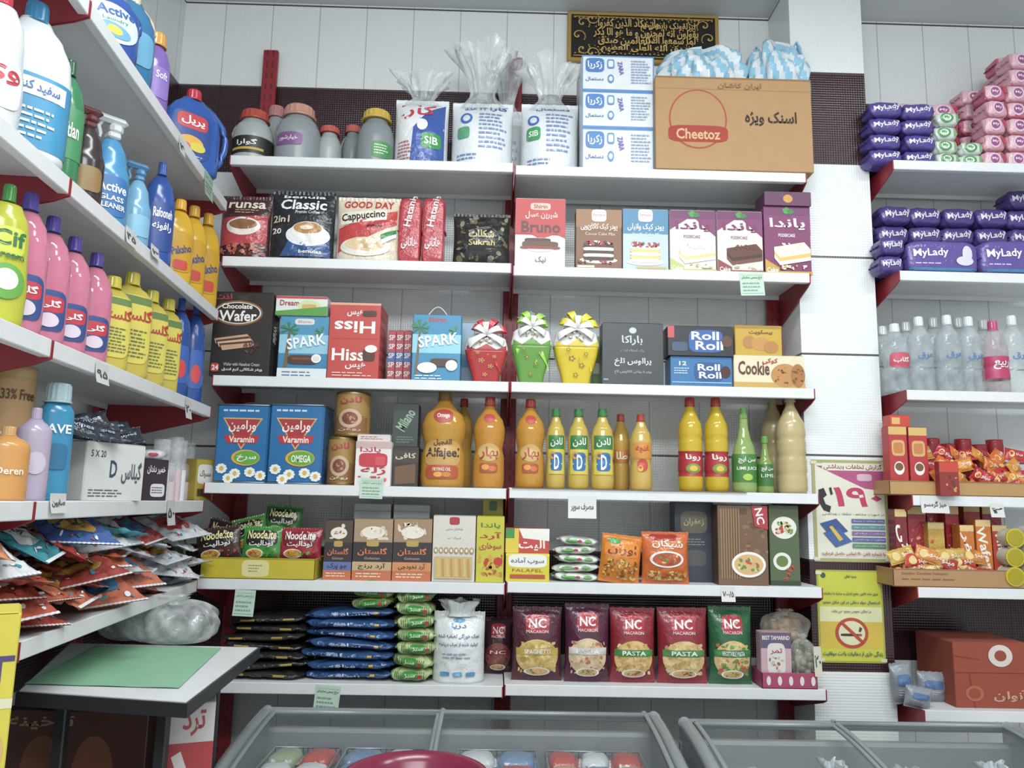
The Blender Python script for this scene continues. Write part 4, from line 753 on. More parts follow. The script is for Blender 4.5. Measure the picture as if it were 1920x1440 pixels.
q2=on(1440,1150,1530,1205,.07,.05); lump((q2.o[0],q2.o[1]+.03,ZB[6][1]+.13),q2.w,.08,.1,M('#d0c8b8','c'),'clear bag of brown dried limes on other bags','dried_goods_bag',6,dots=['#a08058','#8a6a44','#b89468'])
# ================================================================= RIGHT UNIT
GP='sanitary pad packs'
def pad(p,col,kind_,rz=0):
    if kind_=='v': ops=[('t',.12,.3,.88,.68,'MyLady','#e8e4f2',6),('e',.85,.28,.05,.08,'#b8a8d8')]; lb='purple sanitary pad pack with white lettering'
    elif kind_=='g': ops=[('e',.4,.5,.28,.36,'#4a9a4c'),('e',.4,.5,.18,.24,'#dce8d8'),('t',.28,.36,.52,.62,'My','#4a9a4c'),('r',.8,.2,.9,.8,'#7ab86a')]; lb='white and green sanitary pad pack'
    else: ops=[('p',[(.06,.12),(.5,.1),(.3,.9),(.06,.88)],'#e0b0bc'),('e',.45,.5,.26,.36,'#e8c8d4'),('e',.45,.5,.19,.26,'#9a4a86'),('t',.32,.4,.6,.6,'My','#f0e0e8'),('p',[(.7,.15),(.94,.25),(.9,.8)],'#c83a50')]; lb='pink sanitary pad pack with purple badge'
    return soft(p,col,lb,ops,'pad_pack','pack',group=GP,pw=4.6 if kind_=='k' else 3.4,pp=5,rz=rz,amp=.003)
def padstack(row,x0,x1,yb,pitch,n,col,k,d=.1,sb=.03):
    z=ZB[row][0]
    for i in range(n):
        q=B(row,x0,yb-pitch*(i+1),x1,yb-pitch*i,d,sb,z); q.h=pitch*(YF+sb)/F0*1.0
        q.o=(q.o[0]+random.uniform(-.005,.005),q.o[1]+random.uniform(0,.012),z); z=pad(q,random.choice(['#d490a0','#c8607a','#dca0b0']) if k=='k' else col,k,rad(random.uniform(-5,5)))+.0006
    return z
padstack(11,1632,1695,303,34,4,'#4a3c8e','v'); padstack(11,1697,1758,303,34,4,'#4a3c8e','v')
padstack(11,1759,1802,303,29,4,'#d8e0d8','g'); padstack(11,1803,1846,303,28,2,'#d8e0d8','g')
padstack(11,1847,1889,303,36,5,'#d08a9a','k'); padstack(11,1890,1934,303,36,7,'#d08a9a','k')
padstack(11,1680,1742,303,33,5,'#d08a9a','k',.1,.16); padstack(11,1746,1800,303,33,5,'#c8607a','k',.1,.16); padstack(11,1803,1860,303,33,6,'#c8607a','k',.1,.16); padstack(11,1862,1925,303,34,8,'#c8607a','k',.09,.17)
for x0,n in((1648,4),(1709,4),(1770,4),(1831,4),(1892,5)):
    padstack(12,x0,x0+62,508,40,n,'#43347e','v',.1,.15)
for x0,x1 in((1703,1838),(1841,1976)):
    q=B(12,x0,450,x1,510,.08,.02); soft(q,'#5a4898','wide purple sanitary pad pack with pad picture',[('t',.08,.26,.56,.55,'MyLady','#f0ecf6',3),('l',.1,.66,.5,.76,1,'#c8bce0'),('e',.82,.4,.07,.24,'#dcd8ec'),('e',.78,.62,.12,.14,'#dcd8ec'),('r',.03,.84,.97,.92,'#3a7ab0')],'pad_pack','pack',group=GP,pw=5)
for yb,x0 in ((510,1650),(472,1652)):
    q=B(12,x0,yb-38,x0+46,yb,.09,.03,ZB[12][0]+(.072 if yb==472 else 0)); q.h=.07; pad(q,'#43347e','v')
for i,(xc,y0,sb) in enumerate(((1667,608,.15),(1691,603,.03),(1712,600,.16),(1737,590,.04),(1764,592,.16),(1791,587,.03),(1812,592,.17),(1832,590,.05),(1860,596,.17),(1915,588,.03))):
    hw=24; bottle(B(13,xc-hw,y0,xc+hw,733,.085,sb),'slim','#c0ccd0','#dfe4e6','clear plastic bottle of flower water with white cap',(.3,.6,None,[('t',.2,.3,.8,.6,'عرق','#3a6ab0' if i%2 else '#7a8a9a')] if i!=1 else [('R',.5,.5,.4,.36,'#c8485c'),('t',.2,.35,.8,.65,'گلاب','#f4eef0')]),name='water_bottle',bk='c',group='clear bottles',capr=.38)
bottle(B(13,1856,598,1902,733,.085,.03),'slim','#c8b0b8','#c03a6a','clear bottle with pink cap and pink label',(.2,.5,'#b8305c',[('t',.2,.2,.8,.6,'ربیع','#f4eef0')]),name='water_bottle',bk='c',group='clear bottles',capr=.38)
q=B(14,1668,903,1930,930,.17,.0); tray(q,'#b88a50','low brown cardboard tray holding biscuits',[('r',0,0,1,.08,'#8a6438')])
cT=['#c02a28','#d8682a','#b82430','#d88a30']
for i,(x0,x1,y0) in enumerate(((1668,1702,800),(1706,1740,802))):
    q=B(14,x0,y0,x1,920,.05,.02,ZB[14][0]+.004); carton(q,'#b82a2c','upright red biscuit pack with cup picture',[('r',0,0,1,.12,'#d8b060'),('R',.5,.32,.36,.12,'#d8a860'),('R',.5,.32,.26,.08,'#c87840'),('e',.5,.62,.28,.1,'#f0ece4'),('e',.5,.6,.22,.06,'#7a4a2a'),('l',.15,.8,.85,.92,2,'#f0d8b0')],group='biscuit packs')
    if i==0: qt=q.top
q=B(14,1668,778,1706,800,.05,.03,qt+.002); q.h=.04; carton(q,'#c83a2a','red biscuit pack lying flat',[('r',.1,.2,.5,.8,'#e0b060')],group='biscuit packs')
for k in range(32):
    row=k//8; c=hitY(1752+(k%8)*24+random.uniform(-5,5),900,YF+.06); q=P(); q.w=.07;q.d=.022;q.h=.05;q.rz=rad(random.uniform(-35,35)); q.o=(c.x+.02*(row%2),YF+.035+.028*row,ZB[14][0]+.006+row*.042)
    pouch(q,cT[(k*3+row)%4],'small red and orange foil biscuit packet',[('e',.28,.5,.14,.26,'#e8b860'),('t',.46,.32,.86,.64,'مینو','#f4e8d0')],'biscuit_packet','packet',group='heap of biscuit packets',rx=rad(random.uniform(-50,-5)),ry=rad(random.uniform(-35,35)),wr=1.5)
for i in range(6):
    c=hitY(1755+i*31,830,YF+.1); q=P(); q.o=(c.x,YF+.24,ZB[14][0]+.001); q.w=.06;q.d=.06;q.h=.2+.02*(i%2)
    bottle(q,'can','#b02028',None,'red foil roll of biscuits standing upright',(.1,.9,'#b02028',[('r',.2,.3,.8,.6,'#d86040')]),name='biscuit_roll',cat='biscuits',bk='f',group='red biscuit rolls')
q=B(14,1762,866,1798,928,.03,-.032); carton(q,'#8a2420','small dark red chocolate box',[('r',0,0,1,.3,'#c83a2a'),('s',.1,.4,.9,.9,10,.1,['#d8884a','#5a2a1a'])],group='biscuit packs')
q=B(15,1675,1068,1932,1102,.2,.0); tray(q,'#b08052','brown printed cardboard tray',[('r',0,0,1,.06,'#8a6040'),('t',.06,.18,.4,.36,'Golden Cookies Industry','#6a4630'),('l',.06,.5,.5,.66,1,'#7a5438')])
for i,(x0,x1,y0,y1,c,sb,t) in enumerate(((1680,1702,955,1072,'#7a1c20',.05,'پتی'),(1704,1738,950,1072,'#a82430',.09,''),(1742,1772,980,1072,'#c8a040',.06,''),(1775,1800,950,1072,'#a82028',.09,''),(1802,1828,985,1080,'#c86a24',.03,'ویفر'),(1832,1860,975,1080,'#d07028',.04,'Wafer'),(1863,1890,985,1080,'#b83a24',.05,'Tiffany'),(1740,1768,940,1072,'#b02834',.14,''),(1810,1840,945,1072,'#c83a2a',.14,''),(1845,1880,950,1072,'#a82430',.14,''))):
    q=B(15,x0,y0,x1,y1,.05 if sb<.14 else .04,sb,ZB[15][0]+.004); carton(q,c,'upright wafer pack in red, orange or gold film',[('r',0,0,1,.1,'#e0c080'),('e',.5,.75,.34,.08,'#e8c080')]+([('t',-.9,.36,1.9,.5,t,'#f4ece0',-80)] if t else [('s',.1,.2,.9,.6,8,.12,['#e0a060','#c84a3a'])]),'wafer_pack','wafer',kind='f',group='wafer packs')
for k in range(14):
    c=hitY(1698+(k%7)*22,1050,YF+.02); q=P(); q.w=.1;q.d=.022;q.h=.05;q.rz=rad(random.uniform(-20,20)); q.o=(c.x,YF+.028,ZB[15][0]+.02+(k//7)*.04+(.02 if k%2 else 0))
    pouch(q,['#c83a28','#d8843a','#a82a2c','#c8a040'][k%4],'orange and gold biscuit packet in the tray',[('e',.26,.5,.14,.3,'#e8c880'),('t',.46,.3,.88,.66,'مینو','#f4e8d0')],'biscuit_packet','packet',group='heap of biscuit packets',rx=rad(random.uniform(-30,0)),ry=rad(random.uniform(-30,30)),wr=1.2)
for r in range(3):
    for cidx in range(2):
        c=hitY(1895+cidx*36,1080-r*36-(cidx%2)*6,YF+.02)
        mb=MB(); seg=28
        X=Matrix.Translation((0,-.03,.03))@Matrix.Rotation(pi/2,4,'X')
        for rr,z0_,z1_,mt in((.031,0,.05,'#c8c8b8'),(.033,.05,.056,'#c8b82a'),(.027,.056,.058,'#a8981c')):
            vs=[];
            for zz in(z0_,z1_):
                for i in range(seg): vs.append((rr*math.cos(2*pi*i/seg),rr*math.sin(2*pi*i/seg),zz))
            mb.add(vs,[tuple(reversed(range(seg))),tuple(range(seg,2*seg))]+[(i,(i+1)%seg,seg+(i+1)%seg,seg+i) for i in range(seg)],M(mt,'g'),False,X)
        finish('snack_tub','small round tub with yellow lid lying on its side','tub',[('tub',mb)],(c.x,YF+.08,c.z-.03),0,'yellow lidded tubs')
q=B(16,1790,1205,1932,1345,.24,.04); carton(q,'#943c28','large orange red cardboard carton with round white mark',[('r',0,.46,1,.475,'#6e2a1c'),('p',[(0,.2),(.35,.26),(.34,.275),(0,.22)],'#7a2e1c'),('p',[(.2,.47),(.26,1),(.24,1),(.185,.47)],'#7a2e1c'),('t',.5,.72,.95,.9,'آنولن','#c89a84'),('e',.25,.78,.12,.12,'#b05840'),('e',.25,.78,.08,.08,'#943c28'),('e',.62,.2,.16,.17,'#d8ccc4'),('e',.62,.2,.08,.085,'#943c28')],'cardboard_box','box',kind='w',group='cartons')
for i,(x0,x1,y0) in enumerate(((1682,1722,1245),(1726,1780,1262),(1700,1750,1290))):
    pouch(B(16,x0,y0,x1,1345,.05,(.06,.09,.0)[i]),'#8a9098','silver snack pouch with blue print',[('R',.5,.4,.34,.14,'#4a6a9a'),('l',.2,.6,.8,.85,4,'#c8ccd4')],'snack_bag','bag',group='silver pouches',ry=rad(-6+8*i))
# ================================================================= POSTERS + TAGS
def poster(x0,y0,x1,y1,col,ops,label,name='poster'):
    Y=2.8195; a=hitY(x0,(y0+y1)/2,Y);b=hitY(x1,(y0+y1)/2,Y);t=hitY((x0+x1)/2,y0,Y);bt=hitY((x0+x1)/2,y1,Y)
    w=b.x-a.x;h=t.z-bt.z; mb=MB(); mb.box((0,-.001,h/2),(w,.0015,h),M(col,'p'),.0004); decal(mb,ops,w,h,lambda x,z:-.00175,0,'p',True,.0003)
    parts=[('sheet',mb)]
    for sx in(-1,1):
        for zz in(.01,h-.01):
            tp=MB(); tp.box((sx*(w/2-.008),-.003,zz),(.022,.0008,.012),M('#d8d4b8','g'),.0002); parts.append(('tape',tp))
    finish(name,label,'poster',parts,((a.x+b.x)/2,Y,bt.z))
tx=lambda x0,y0,x1,y1,s,c:('t',x0,y0,x1,y1,s,c)
poster(1524,863,1665,1054,'#a8a468',[('r',.045,.035,.955,.965,'#e2e0cc'),('p',[(.06,.06),(.955,.05),(.955,.3),(.7,.28)],'#b0487a'),('r',.14,.03,.97,.105,'#e2e0cc'),tx(.16,.035,.94,.1,'گزارش تخلفات بهداشتی','#8a1c3c'),('R',.7,.17,.1,.035,'#d8b0c4'),('t',.28,.27,.92,.46,'۱۹۰','#c22a5c'),('p',[(.08,.3),(.15,.28),(.19,.35),(.14,.38),(.17,.44),(.24,.46),(.22,.52),(.14,.5),(.08,.42)],'#1c1c20'),('p',[(.22,.28),(.25,.27),(.27,.34),(.24,.35)],'#1c1c20'),tx(.12,.52,.94,.55,'در صورت مشاهده تخلفات بهداشتی','#2a2a38'),('p',[(.08,.63),(.3,.58),(.45,.7),(.22,.76)],'#2c4a8a'),('p',[(.12,.72),(.34,.68),(.5,.8),(.28,.86)],'#3a5a9a'),('p',[(.2,.66),(.24,.65),(.38,.78),(.33,.8)],'#d8b83a'),('r',.5,.58,.94,.62,'#4a5a9a'),('r',.5,.64,.94,.68,'#4a8a9a'),('r',.5,.7,.94,.74,'#7a5a9a'),('r',.5,.76,.94,.8,'#4a5a9a'),('r',.5,.82,.94,.86,'#4a8a6a'),tx(.52,.59,.92,.61,'واحد بهداشت محیط','#f0f0ea'),tx(.52,.65,.92,.67,'اداره نظارت بر مواد','#f0f0ea'),tx(.52,.71,.92,.73,'بهداشت حرفه ای','#f0f0ea'),tx(.52,.77,.92,.79,'معاونت بهداشتی','#f0f0ea'),tx(.52,.83,.92,.85,'مرکز بهداشت شهرستان','#f0f0ea'),tx(.08,.9,.92,.94,'با شماره تلفن ۱۹۰ تماس حاصل فرمایید','#a82a3c')],'white and magenta health notice poster taped to the tiled pillar')
ops=[('r',.03,.02,.97,.4,'#c8cc3a'),('r',.03,.4,.97,.56,'#dfe0a8'),('r',.03,.56,.97,.85,'#d8b83a'),('r',.03,.85,.97,.98,'#c8cc3a'),('e',.1,.06,.04,.03,'#2f4a3a')]
ops+=[('e',.5,.68,.25,.165,'#b83a24'),('e',.5,.68,.2,.13,'#e0dcb0')]
ops+=[('R',.47,.7,.14,.014,'#2a2420'),('R',.62,.7,.03,.014,'#b04a2a'),('p',[(.6,.66),(.62,.61),(.66,.63),(.63,.67)],'#3a3430'),('p',[(.33,.58),(.37,.56),(.68,.77),(.64,.79)],'#b83a24')]
ops+=[tx(.42,.05,.6,.09,'بسمه تعالی','#3a4a2a'),tx(.08,.24,.92,.28,'طبق ماده قانون جامع کنترل و مبارزه با دخانیات','#2a3a2a'),tx(.06,.33,.94,.38,'استعمال مواد دخانی در این مکان ممنوع','#2a4a6a'),tx(.2,.43,.8,.47,'در اماکن عمومی ممنوع می باشد','#8a2a2a'),tx(.05,.87,.95,.93,'زندگی عاری از دخانیات باعث موفقیت','#3a3a5a')]
poster(1533,1069,1657,1243,'#a8a83a',ops,'yellow no smoking notice with red prohibition sign on the pillar')
def tag(x0,y0,x1,y1,col,label,Y=YF-.0005,rot=0,left=None,s=None):
    if left is None:
        a=hitY(x0,(y0+y1)/2,Y);b=hitY(x1,(y0+y1)/2,Y);t=hitY((x0+x1)/2,y0,Y);bt=hitY((x0+x1)/2,y1,Y); w=b.x-a.x;h=t.z-bt.z; loc=((a.x+b.x)/2,Y,bt.z); rz=0
    else:
        pl=A+NL*.001; q=hitP((x0+x1)/2,y1,pl,NL); t=hitP((x0+x1)/2,y0,pl,NL); h=t.z-q.z; w=left; loc=tuple(q); rz=RZL
    mb=MB(); n=6; vs=[];fs=[]
    for j in range(n+1):
        for i in(0,1):
            v=j/n; vs.append(((i-.5)*w,-.001-.006*(1-v)**2,v*h))
    for j in range(n): fs.append((2*j,2*j+1,2*j+3,2*j+2))
    mb.add(vs,fs,M(col,'p'),True)
    Fc=lambda x,z:-.001-.006*(1-cl(z/h))**2
    if s: decal(mb,[('t',.1,.3,.9,.7,s,'#2a2a3a')],w,h,Fc,0,'p',False,.0002)
    else: decal(mb,[('r',.06,.12,.94,.13,'#5a7a68'),('t',.08,.16,.92,.3,'نرخ رسمی سازمان','#3a5a48'),('l',.1,.4,.9,.86,3,'#7a988a'),('r',.06,.9,.94,.91,'#5a7a68')],w,h,Fc,0,'p',False,.0002)
    finish('price_tag',label,'price tag',[('tag',mb)],loc,rz,'price tags on the shelf edges',ry=rad(rot))
for t in((1388,511,1433,555,-2),(675,897,718,935,1),(438,1106,477,1155,2),(588,1285,635,1336,4)):
    tag(t[0],t[1],t[2],t[3],'#b8d4be','pale green printed price tag hanging from the shelf edge',rot=t[4])
tag(1065,931,1118,972,'#d8dad8','white handwritten price tag on the shelf edge',s='مصرف سوپر')
tag(1352,1100,1378,1128,'#d8d8d4','small white handwritten price tag',s='۵/۷۰۰')
tag(1526,1212,1540,1268,'#d0ccb8','small handwritten price tag at the shelf end',s='۲۰')
tag(1726,930,1778,962,'#d8d8d4','white handwritten price tag',s='میز گرمسو')
tag(1856,945,1882,970,'#d8d8d4','small white price tag',s='۲')
for x0,y0,x1,y1,w,s in((382,322,394,372,.09,None),(233,428,252,462,.07,'۴۵'),(178,682,197,720,.07,'۹۵'),(345,748,355,785,.06,'۲۰'),(82,925,128,962,.07,'صابون'),(308,938,326,985,.07,'۵۰'),(282,460,294,485,.06,'۳'),(335,260,342,290,.05,'۴')):
    tag(x0,y0,x1,y1,'#a8c8b0' if s is None else '#d4d6d4','paper price tag hanging from the side shelf edge',left=w,s=s)
# ================================================================= LEFT UNIT
T=48
GL='cleaning bottles on the side shelves'
bottle(L(1,205,-30,.16,.09,T-10),'jug','#24489a','#c02a2a','blue laundry detergent jug with oval label',(.1,.66,None,[('e',.5,.5,.4,.44,'#c8dcec'),('t',.2,.14,.8,.34,'Active','#2450a0',10),('t',.3,.4,.7,.5,'Laundry','#3a7a4a',10),('e',.5,.68,.26,.16,'#5aa0d0'),('e',.5,.68,.12,.1,'#e8c83a')]),name='detergent_jug',group=GL,pw=2.6,handle=(1,'#24489a',.45,.82,.12))
bottle(L(1,254,-10,.12,.08,T-10),'jug','#2a6a9a','#d8c8a0','teal blue detergent bottle with cream handle',(.15,.6,None,[('R',.5,.5,.36,.4,'#5aa0c8')]),name='detergent_jug',group=GL,pw=2.6,handle=(1,'#d8c098',.6,.88,.14))
bottle(L(1,296,66,.085,.075,T-10),'deter','#7a5ab0','#d8983c','purple fabric softener bottle with orange cap',(.15,.6,None,[('R',.5,.5,.34,.4,'#8a6ac0'),('t',.3,.2,.7,.4,'Soft','#e8e0f0')]),name='softener_bottle',group=GL,capr=.62,cz=.85)
bottle(L(1,365,172,.19,.09,T),'jug','#2450a8','#c0283a','blue dishwashing jug with red cap and loop handle',(.08,.7,None,[('R',.42,.5,.34,.46,'#1c3c8c'),('R',.42,.24,.26,.15,'#c8303a'),('t',.22,.14,.62,.34,'پریل','#f4f4f2'),('e',.4,.66,.22,.14,'#e8a838'),('e',.52,.72,.14,.09,'#d8c83a'),('e',.3,.74,.1,.07,'#c8503a'),('l',.2,.88,.66,.96,2,'#c8d4ec')]),name='detergent_jug',group=GL,pw=2.6,capr=.5,handle=(1,'#2450a8',.14,.86,.2))
bottle(L(2,8,-20,.1,.09,T),'cif','#d0d4d8','#c8283a','white bleach bottle with red print',(.1,.5,None,[('R',.5,.5,.4,.4,'#dfe2e6'),('t',.15,.2,.85,.5,'وی','#b82834')]),name='bleach_bottle',group=GL)
bottle(L(2,72,10,.15,.1,T),'jug','#d8dee2','#2a78a8','large white bleach bottle with blue label and cap',(.06,.5,'#2f86b4',[('r',.12,.06,.88,.3,'#e0e6ea'),('t',.2,.1,.8,.26,'سفید کننده','#2a5a9a'),('l',.2,.45,.8,.9,5,'#d4e6f0')]),name='bleach_bottle',group=GL,pw=2.4,capr=.42)
bottle(L(2,133,115,.075,.065,T),'deter','#2f7a4a','#1f5a34','green dishwashing liquid bottle',(.2,.6,'#3a8a54',[('t',.2,.3,.8,.6,'Softlan','#e8f0e0')]),name='dish_soap_bottle',group=GL)
bottle(L(2,172,200,.08,.065,T),'spray','#2c2224',None,'dark brown spray bottle with red trigger',(.1,.4,None,[('R',.5,.5,.36,.4,'#8a6a3a')]),name='spray_bottle',group=GL,trig='#5a1c20')
bottle(L(2,216,218,.095,.065,T),'spray','#3a86b8',None,'blue glass cleaner spray bottle with white trigger',(.06,.44,None,[('R',.5,.5,.42,.46,'#2a66a8'),('t',.14,.2,.86,.42,'Active','#f0f4f8'),('t',.2,.5,.8,.62,'GLASS','#f0f4f8'),('t',.14,.68,.86,.8,'CLEANER','#f0f4f8')]),name='spray_bottle',group=GL,trig='#c8ccd0')
bottle(L(2,264,305,.075,.065,T),'spray','#6aa4c8',None,'light blue spray bottle beside blue dish soap',(.1,.4,None,[('R',.5,.5,.4,.4,'#7ab4d4')]),name='spray_bottle',group=GL,trig='#4a86b8')
bottle(L(2,306,306,.09,.065,T),'deter','#24489a','#2a58b0','blue dishwashing liquid bottle with white lettering',(.12,.62,None,[('R',.5,.5,.4,.46,'#1c3c8c'),('t',.2,.16,.8,.34,'Rafooneh','#f0f0f4'),('t',.2,.42,.8,.6,'رافونه','#f0f0f4')]),name='dish_soap_bottle',group=GL)
for xc,y0 in((340,376),(366,388),(392,402)):
    bottle(L(2,xc,y0,.095,.06,T),'deter','#d8a41c','#e8a820','yellow floor cleaner bottle with orange cap',(.1,.66,None,[('R',.5,.52,.4,.42,'#c89210'),('t',.16,.4,.84,.56,'Paksho','#2a3a7a',20),('R',.5,.8,.24,.1,'#c83a2a')]),name='cleaner_bottle',group='yellow cleaner bottles',pw=2.6,capr=.55)
bottle(L(3,20,348,.095,.06,T-6),'cif','#b8bc30','#3a8a3a','yellow green cream cleaner bottle',(.1,.72,None,[('R',.5,.22,.3,.16,'#c8d040'),('t',.2,.1,.8,.28,'Cif','#2a6a3a'),('t',.2,.34,.8,.42,'Cream','#2a6a3a'),('e',.5,.68,.36,.2,'#5aa03a'),('e',.5,.66,.22,.12,'#e8e8d0')]),name='cleaner_bottle',group=GL)
for xc,y0 in((60,364),(102,408),(142,446),(183,476)):
    bottle(L(3,xc,y0,.084,.066,T),'deter','#ee88a8','#4a3a9a','pink dishwashing liquid bottle with violet cap',(.08,.42,None,[('R',.5,.5,.4,.46,'#26407e'),('R',.5,.36,.34,.18,'#c02a3a'),('t',.24,.26,.76,.46,'گلی','#f4f0f0'),('e',.5,.72,.24,.16,'#d8c8d8')]),name='dish_soap_bottle',group='pink dish soap bottles',bk='o',capr=.42,pw=2.2)
gl=[('R',.5,.5,.42,.49,'#d8c850'),('r',.12,.03,.88,.14,'#5a7a3a'),('t',.08,.2,.92,.42,'گلستر','#b8282c'),('l',.14,.5,.86,.92,8,'#5a6a3a')]
for xc,y0,w in((214,520,.095),(250,512,.115),(286,546,.1),(317,562,.085)):
    bottle(L(3,xc,y0,w,.06,T-10),'wide','#c4b040','#d8c840','yellow bleach bottle with red and white label',(.12,.78,None,gl),name='bleach_bottle',group='yellow bleach bottles',pw=3.4,capr=.6,handle=None)
for xc,y0 in((342,560),(370,567)):
    bottle(L(3,xc,y0,.075,.06,T),'deter','#1f4494','#2450a8','blue toilet cleaner bottle',(.1,.55,None,[('R',.5,.5,.36,.42,'#2a58b0'),('e',.5,.6,.22,.2,'#d83a3a')]),name='cleaner_bottle',group=GL)
bottle(L(4,18,800,.08,.065,T),'wide','#d09048','#d8a060','orange shampoo bottle in front of a spray can',(.1,.6,None,[('t',.2,.3,.8,.5,'Deren','#f0e0c8')]),name='shampoo_bottle',group=GL)
bottle(L(4,30,688,.085,.07,T,.09),'can','#c8a468',None,'orange and white body spray can',(.1,.9,'#d0a068',[('t',.15,.1,.9,.2,'33% Free','#5a3a20'),('t',.15,.5,.9,.64,'Deren','#f4ece0')]),name='spray_can',cat='can',group=GL)
bottle(L(4,70,765,.065,.055,T),'wide','#b0a0b8','#b8a4c0','lilac lotion bottle with pale cap',(.2,.6,None,[('e',.5,.5,.3,.3,'#c8b8d0')]),name='lotion_bottle',group=GL)
bottle(L(4,112,720,.07,.055,T),'wide','#2a84b0','#a8c4cc','blue shampoo bottle with pale cap',(.15,.7,None,[('t',.15,.1,.85,.24,'AVE','#e8f0f4'),('R',.5,.6,.3,.2,'#1c6490')]),name='shampoo_bottle',group=GL,pw=2.6,capr=.9,cz=.84)
qc=L(4,190,832,.2,.1,20)
carton(qc,'#d4d6d4','white carton with black print',[('t',.08,.14,.32,.26,'5 X 20','#3a3a44'),('t',.4,.3,.52,.6,'D','#2a3a5a'),('l',.08,.8,.7,.95,3,'#4a4a54'),('t',.6,.3,.95,.7,'گیلاس','#4a4a58')],group=GL)
for k in range(9):
    xc=150+(k%5)*23; q=L(4,xc,810,.09,.02,T,.025+.02*(k%2),qc.top+.002+(k//5)*.018); q.h=.045
    pouch(q,['#1c2430','#2a3444','#20242c','#343c4c'][k%4],'dark blue wipes packet lying on a carton',[('t',.2,.3,.8,.6,'wipes','#a8b4c8')],'wipes_packet','packet',group='dark packets',rx=rad(random.uniform(-50,-15)),ry=rad(random.uniform(-20,20)))
q=L(4,278,862,.085,.07,28); carton(q,'#2a1c2a','dark plum box with white lettering',[('t',.12,.14,.88,.36,'خمیر دندان','#e8e4e8'),('R',.6,.75,.3,.16,'#d8d8dc'),('l',.35,.66,.85,.84,3,'#2a2a2a')],group=GL)
q=L(4,285,843,.07,.05,60,.04,q.top+.002); q.h=.03; soft(q,'#d8d8dc','white soap packet with red mark',[('e',.5,.5,.2,.2,'#c8384a')],'soap_packet','packet',group=GL,pw=3)
for k,(xc,y0) in enumerate(((306,824),(322,822),(338,826),(354,830),(316,868),(342,870),(330,820))):
    bottle(L(4,xc,y0,.05,.05,0,.02+.05*(k%2)),'can','#e8ecee',None,'stack of clear plastic cups',(.0,.5,'#d8c0c8' if k>3 else '#e4e8ea',[]),name='plastic_cup_stack',cat='cups',bk='c',group='stacks of plastic cups')
q=L(4,375,862,.08,.06,30); carton(q,'#b8a03a','yellow box with dark print and white handwritten label',[('R',.5,.36,.44,.24,'#e4e2d8'),('t',.2,.26,.8,.46,'مسواک','#2a2a2a'),('r',.1,.72,.9,.9,'#4a4024')],group=GL)
pc=[('#c05a38','orange'),('#a83430','red'),('#d4d8dc','white'),('#2f8a98','teal'),('#2f5298','blue'),('#c87c50','orange'),('#dcdfe2','white'),('#b04440','red'),('#8a9aa8','grey')]
for k in range(80):
    lvl=k//10; t=.08+(k%10)*.155+random.uniform(-.04,.04); dd=.04+.13*((k+lvl)%2)+random.uniform(0,.04); q=A-E*t-NL*(dd+.02); c,nm=pc[(k*5+lvl)%9]
    if t<.45 and random.random()<.7: c,nm=('#d0d4dc','white')
    elif lvl<5 and random.random()<.6: c,nm=random.choice([('#b04a34','orange'),('#a83c34','red'),('#c4684a','orange')])
    if t<.3 and lvl>6: continue
    w=random.uniform(.15,.2); l=random.uniform(.15,.18)
    pp=P(); pp.w=w;pp.d=.016;pp.h=l;pp.rz=RZL+rad(random.uniform(-40,40)); pp.o=(q.x+.07,q.y,ZL[5]+.012+lvl*.022)
    pouch(pp,c,'flat %s plastic packet in a loose pile'%nm,[('R',.5,.45,.3,.24,random.choice(['#e0e2e4','#c83a34','#2a6a9a','#d8a040'])),('t',.28,.36,.72,.5,random.choice(['گلریز','جرمگیر','پودر','دستمال']),'#3a3a4a'),('s',.12,.74,.88,.9,8,.04,['#e8e8ea','#c84a3a','#3a8a9a']),('r',.06,.08,.94,.16,'#d8dadc')],'powder_packet','packet',group='loose pile of plastic packets',seal='#dcdfe2',rx=-pi/2+rad(random.uniform(0,30)),ry=rad(random.uniform(-10,10)),wr=3)
bottle(L(5,330,975,.075,.075,0,.05),'can','#2c2e34',None,'dark cylindrical can beside plastic packets',(.1,.9,'#26282e',[('e',.5,.5,.2,.1,'#8a9a3a')]),name='food_can',cat='can',group=GL)
# ================================================================= COUNTER BOARD
ZT=1.13
pts=[hitZ(488,1213,ZT),hitZ(352,1318,ZT),hitZ(30,1296,ZT)]
pr=[pts[0].xy,pts[1].xy,pts[2].xy,Vector((-1.2,2.30))]
mb=MB()
def slab(mb,pr,z0,z1,mat):
    n=len(pr); vs=[(p.x,p.y,z0) for p in pr]+[(p.x,p.y,z1) for p in pr]
    mb.add(vs,[tuple(range(n)),tuple(reversed(range(n,2*n)))]+[(i,(i+1)%n,n+(i+1)%n,n+i) for i in range(n)],mat)
slab(mb,pr,ZT-.03,ZT-.002,M('#1c1c1e','s'))
cxy=sum((p for p in pr),Vector((0,0)))/4
tp=MB(); slab(tp,[cxy+(p-cxy)*.975 for p in pr],ZT-.002,ZT,M('#dcdfe2','s'))
ls=MB(); slab(ls,[cxy+(p-cxy)*.8 for p in pr],.74,.775,M('#1c1c1e','s'))
lg=[('lower_shelf',ls)]
for p in pr:
    l=MB(); c=cxy+(p-cxy)*.62; l.box((c.x,c.y,(ZT-.03)/2),(.025,.025,ZT-.03),M('#1c1c1e','s'),.003); lg.append(('leg',l))
finish('counter_table','dark edged counter table with white top','table',[('edge',mb),('tabletop',tp)]+lg,(0,0,0))
gp=[hitZ(178,1212,ZT),hitZ(415,1216,ZT),hitZ(335,1292,ZT),hitZ(45,1284,ZT)]
mb=MB(); N=14; vs=[];fs=[]
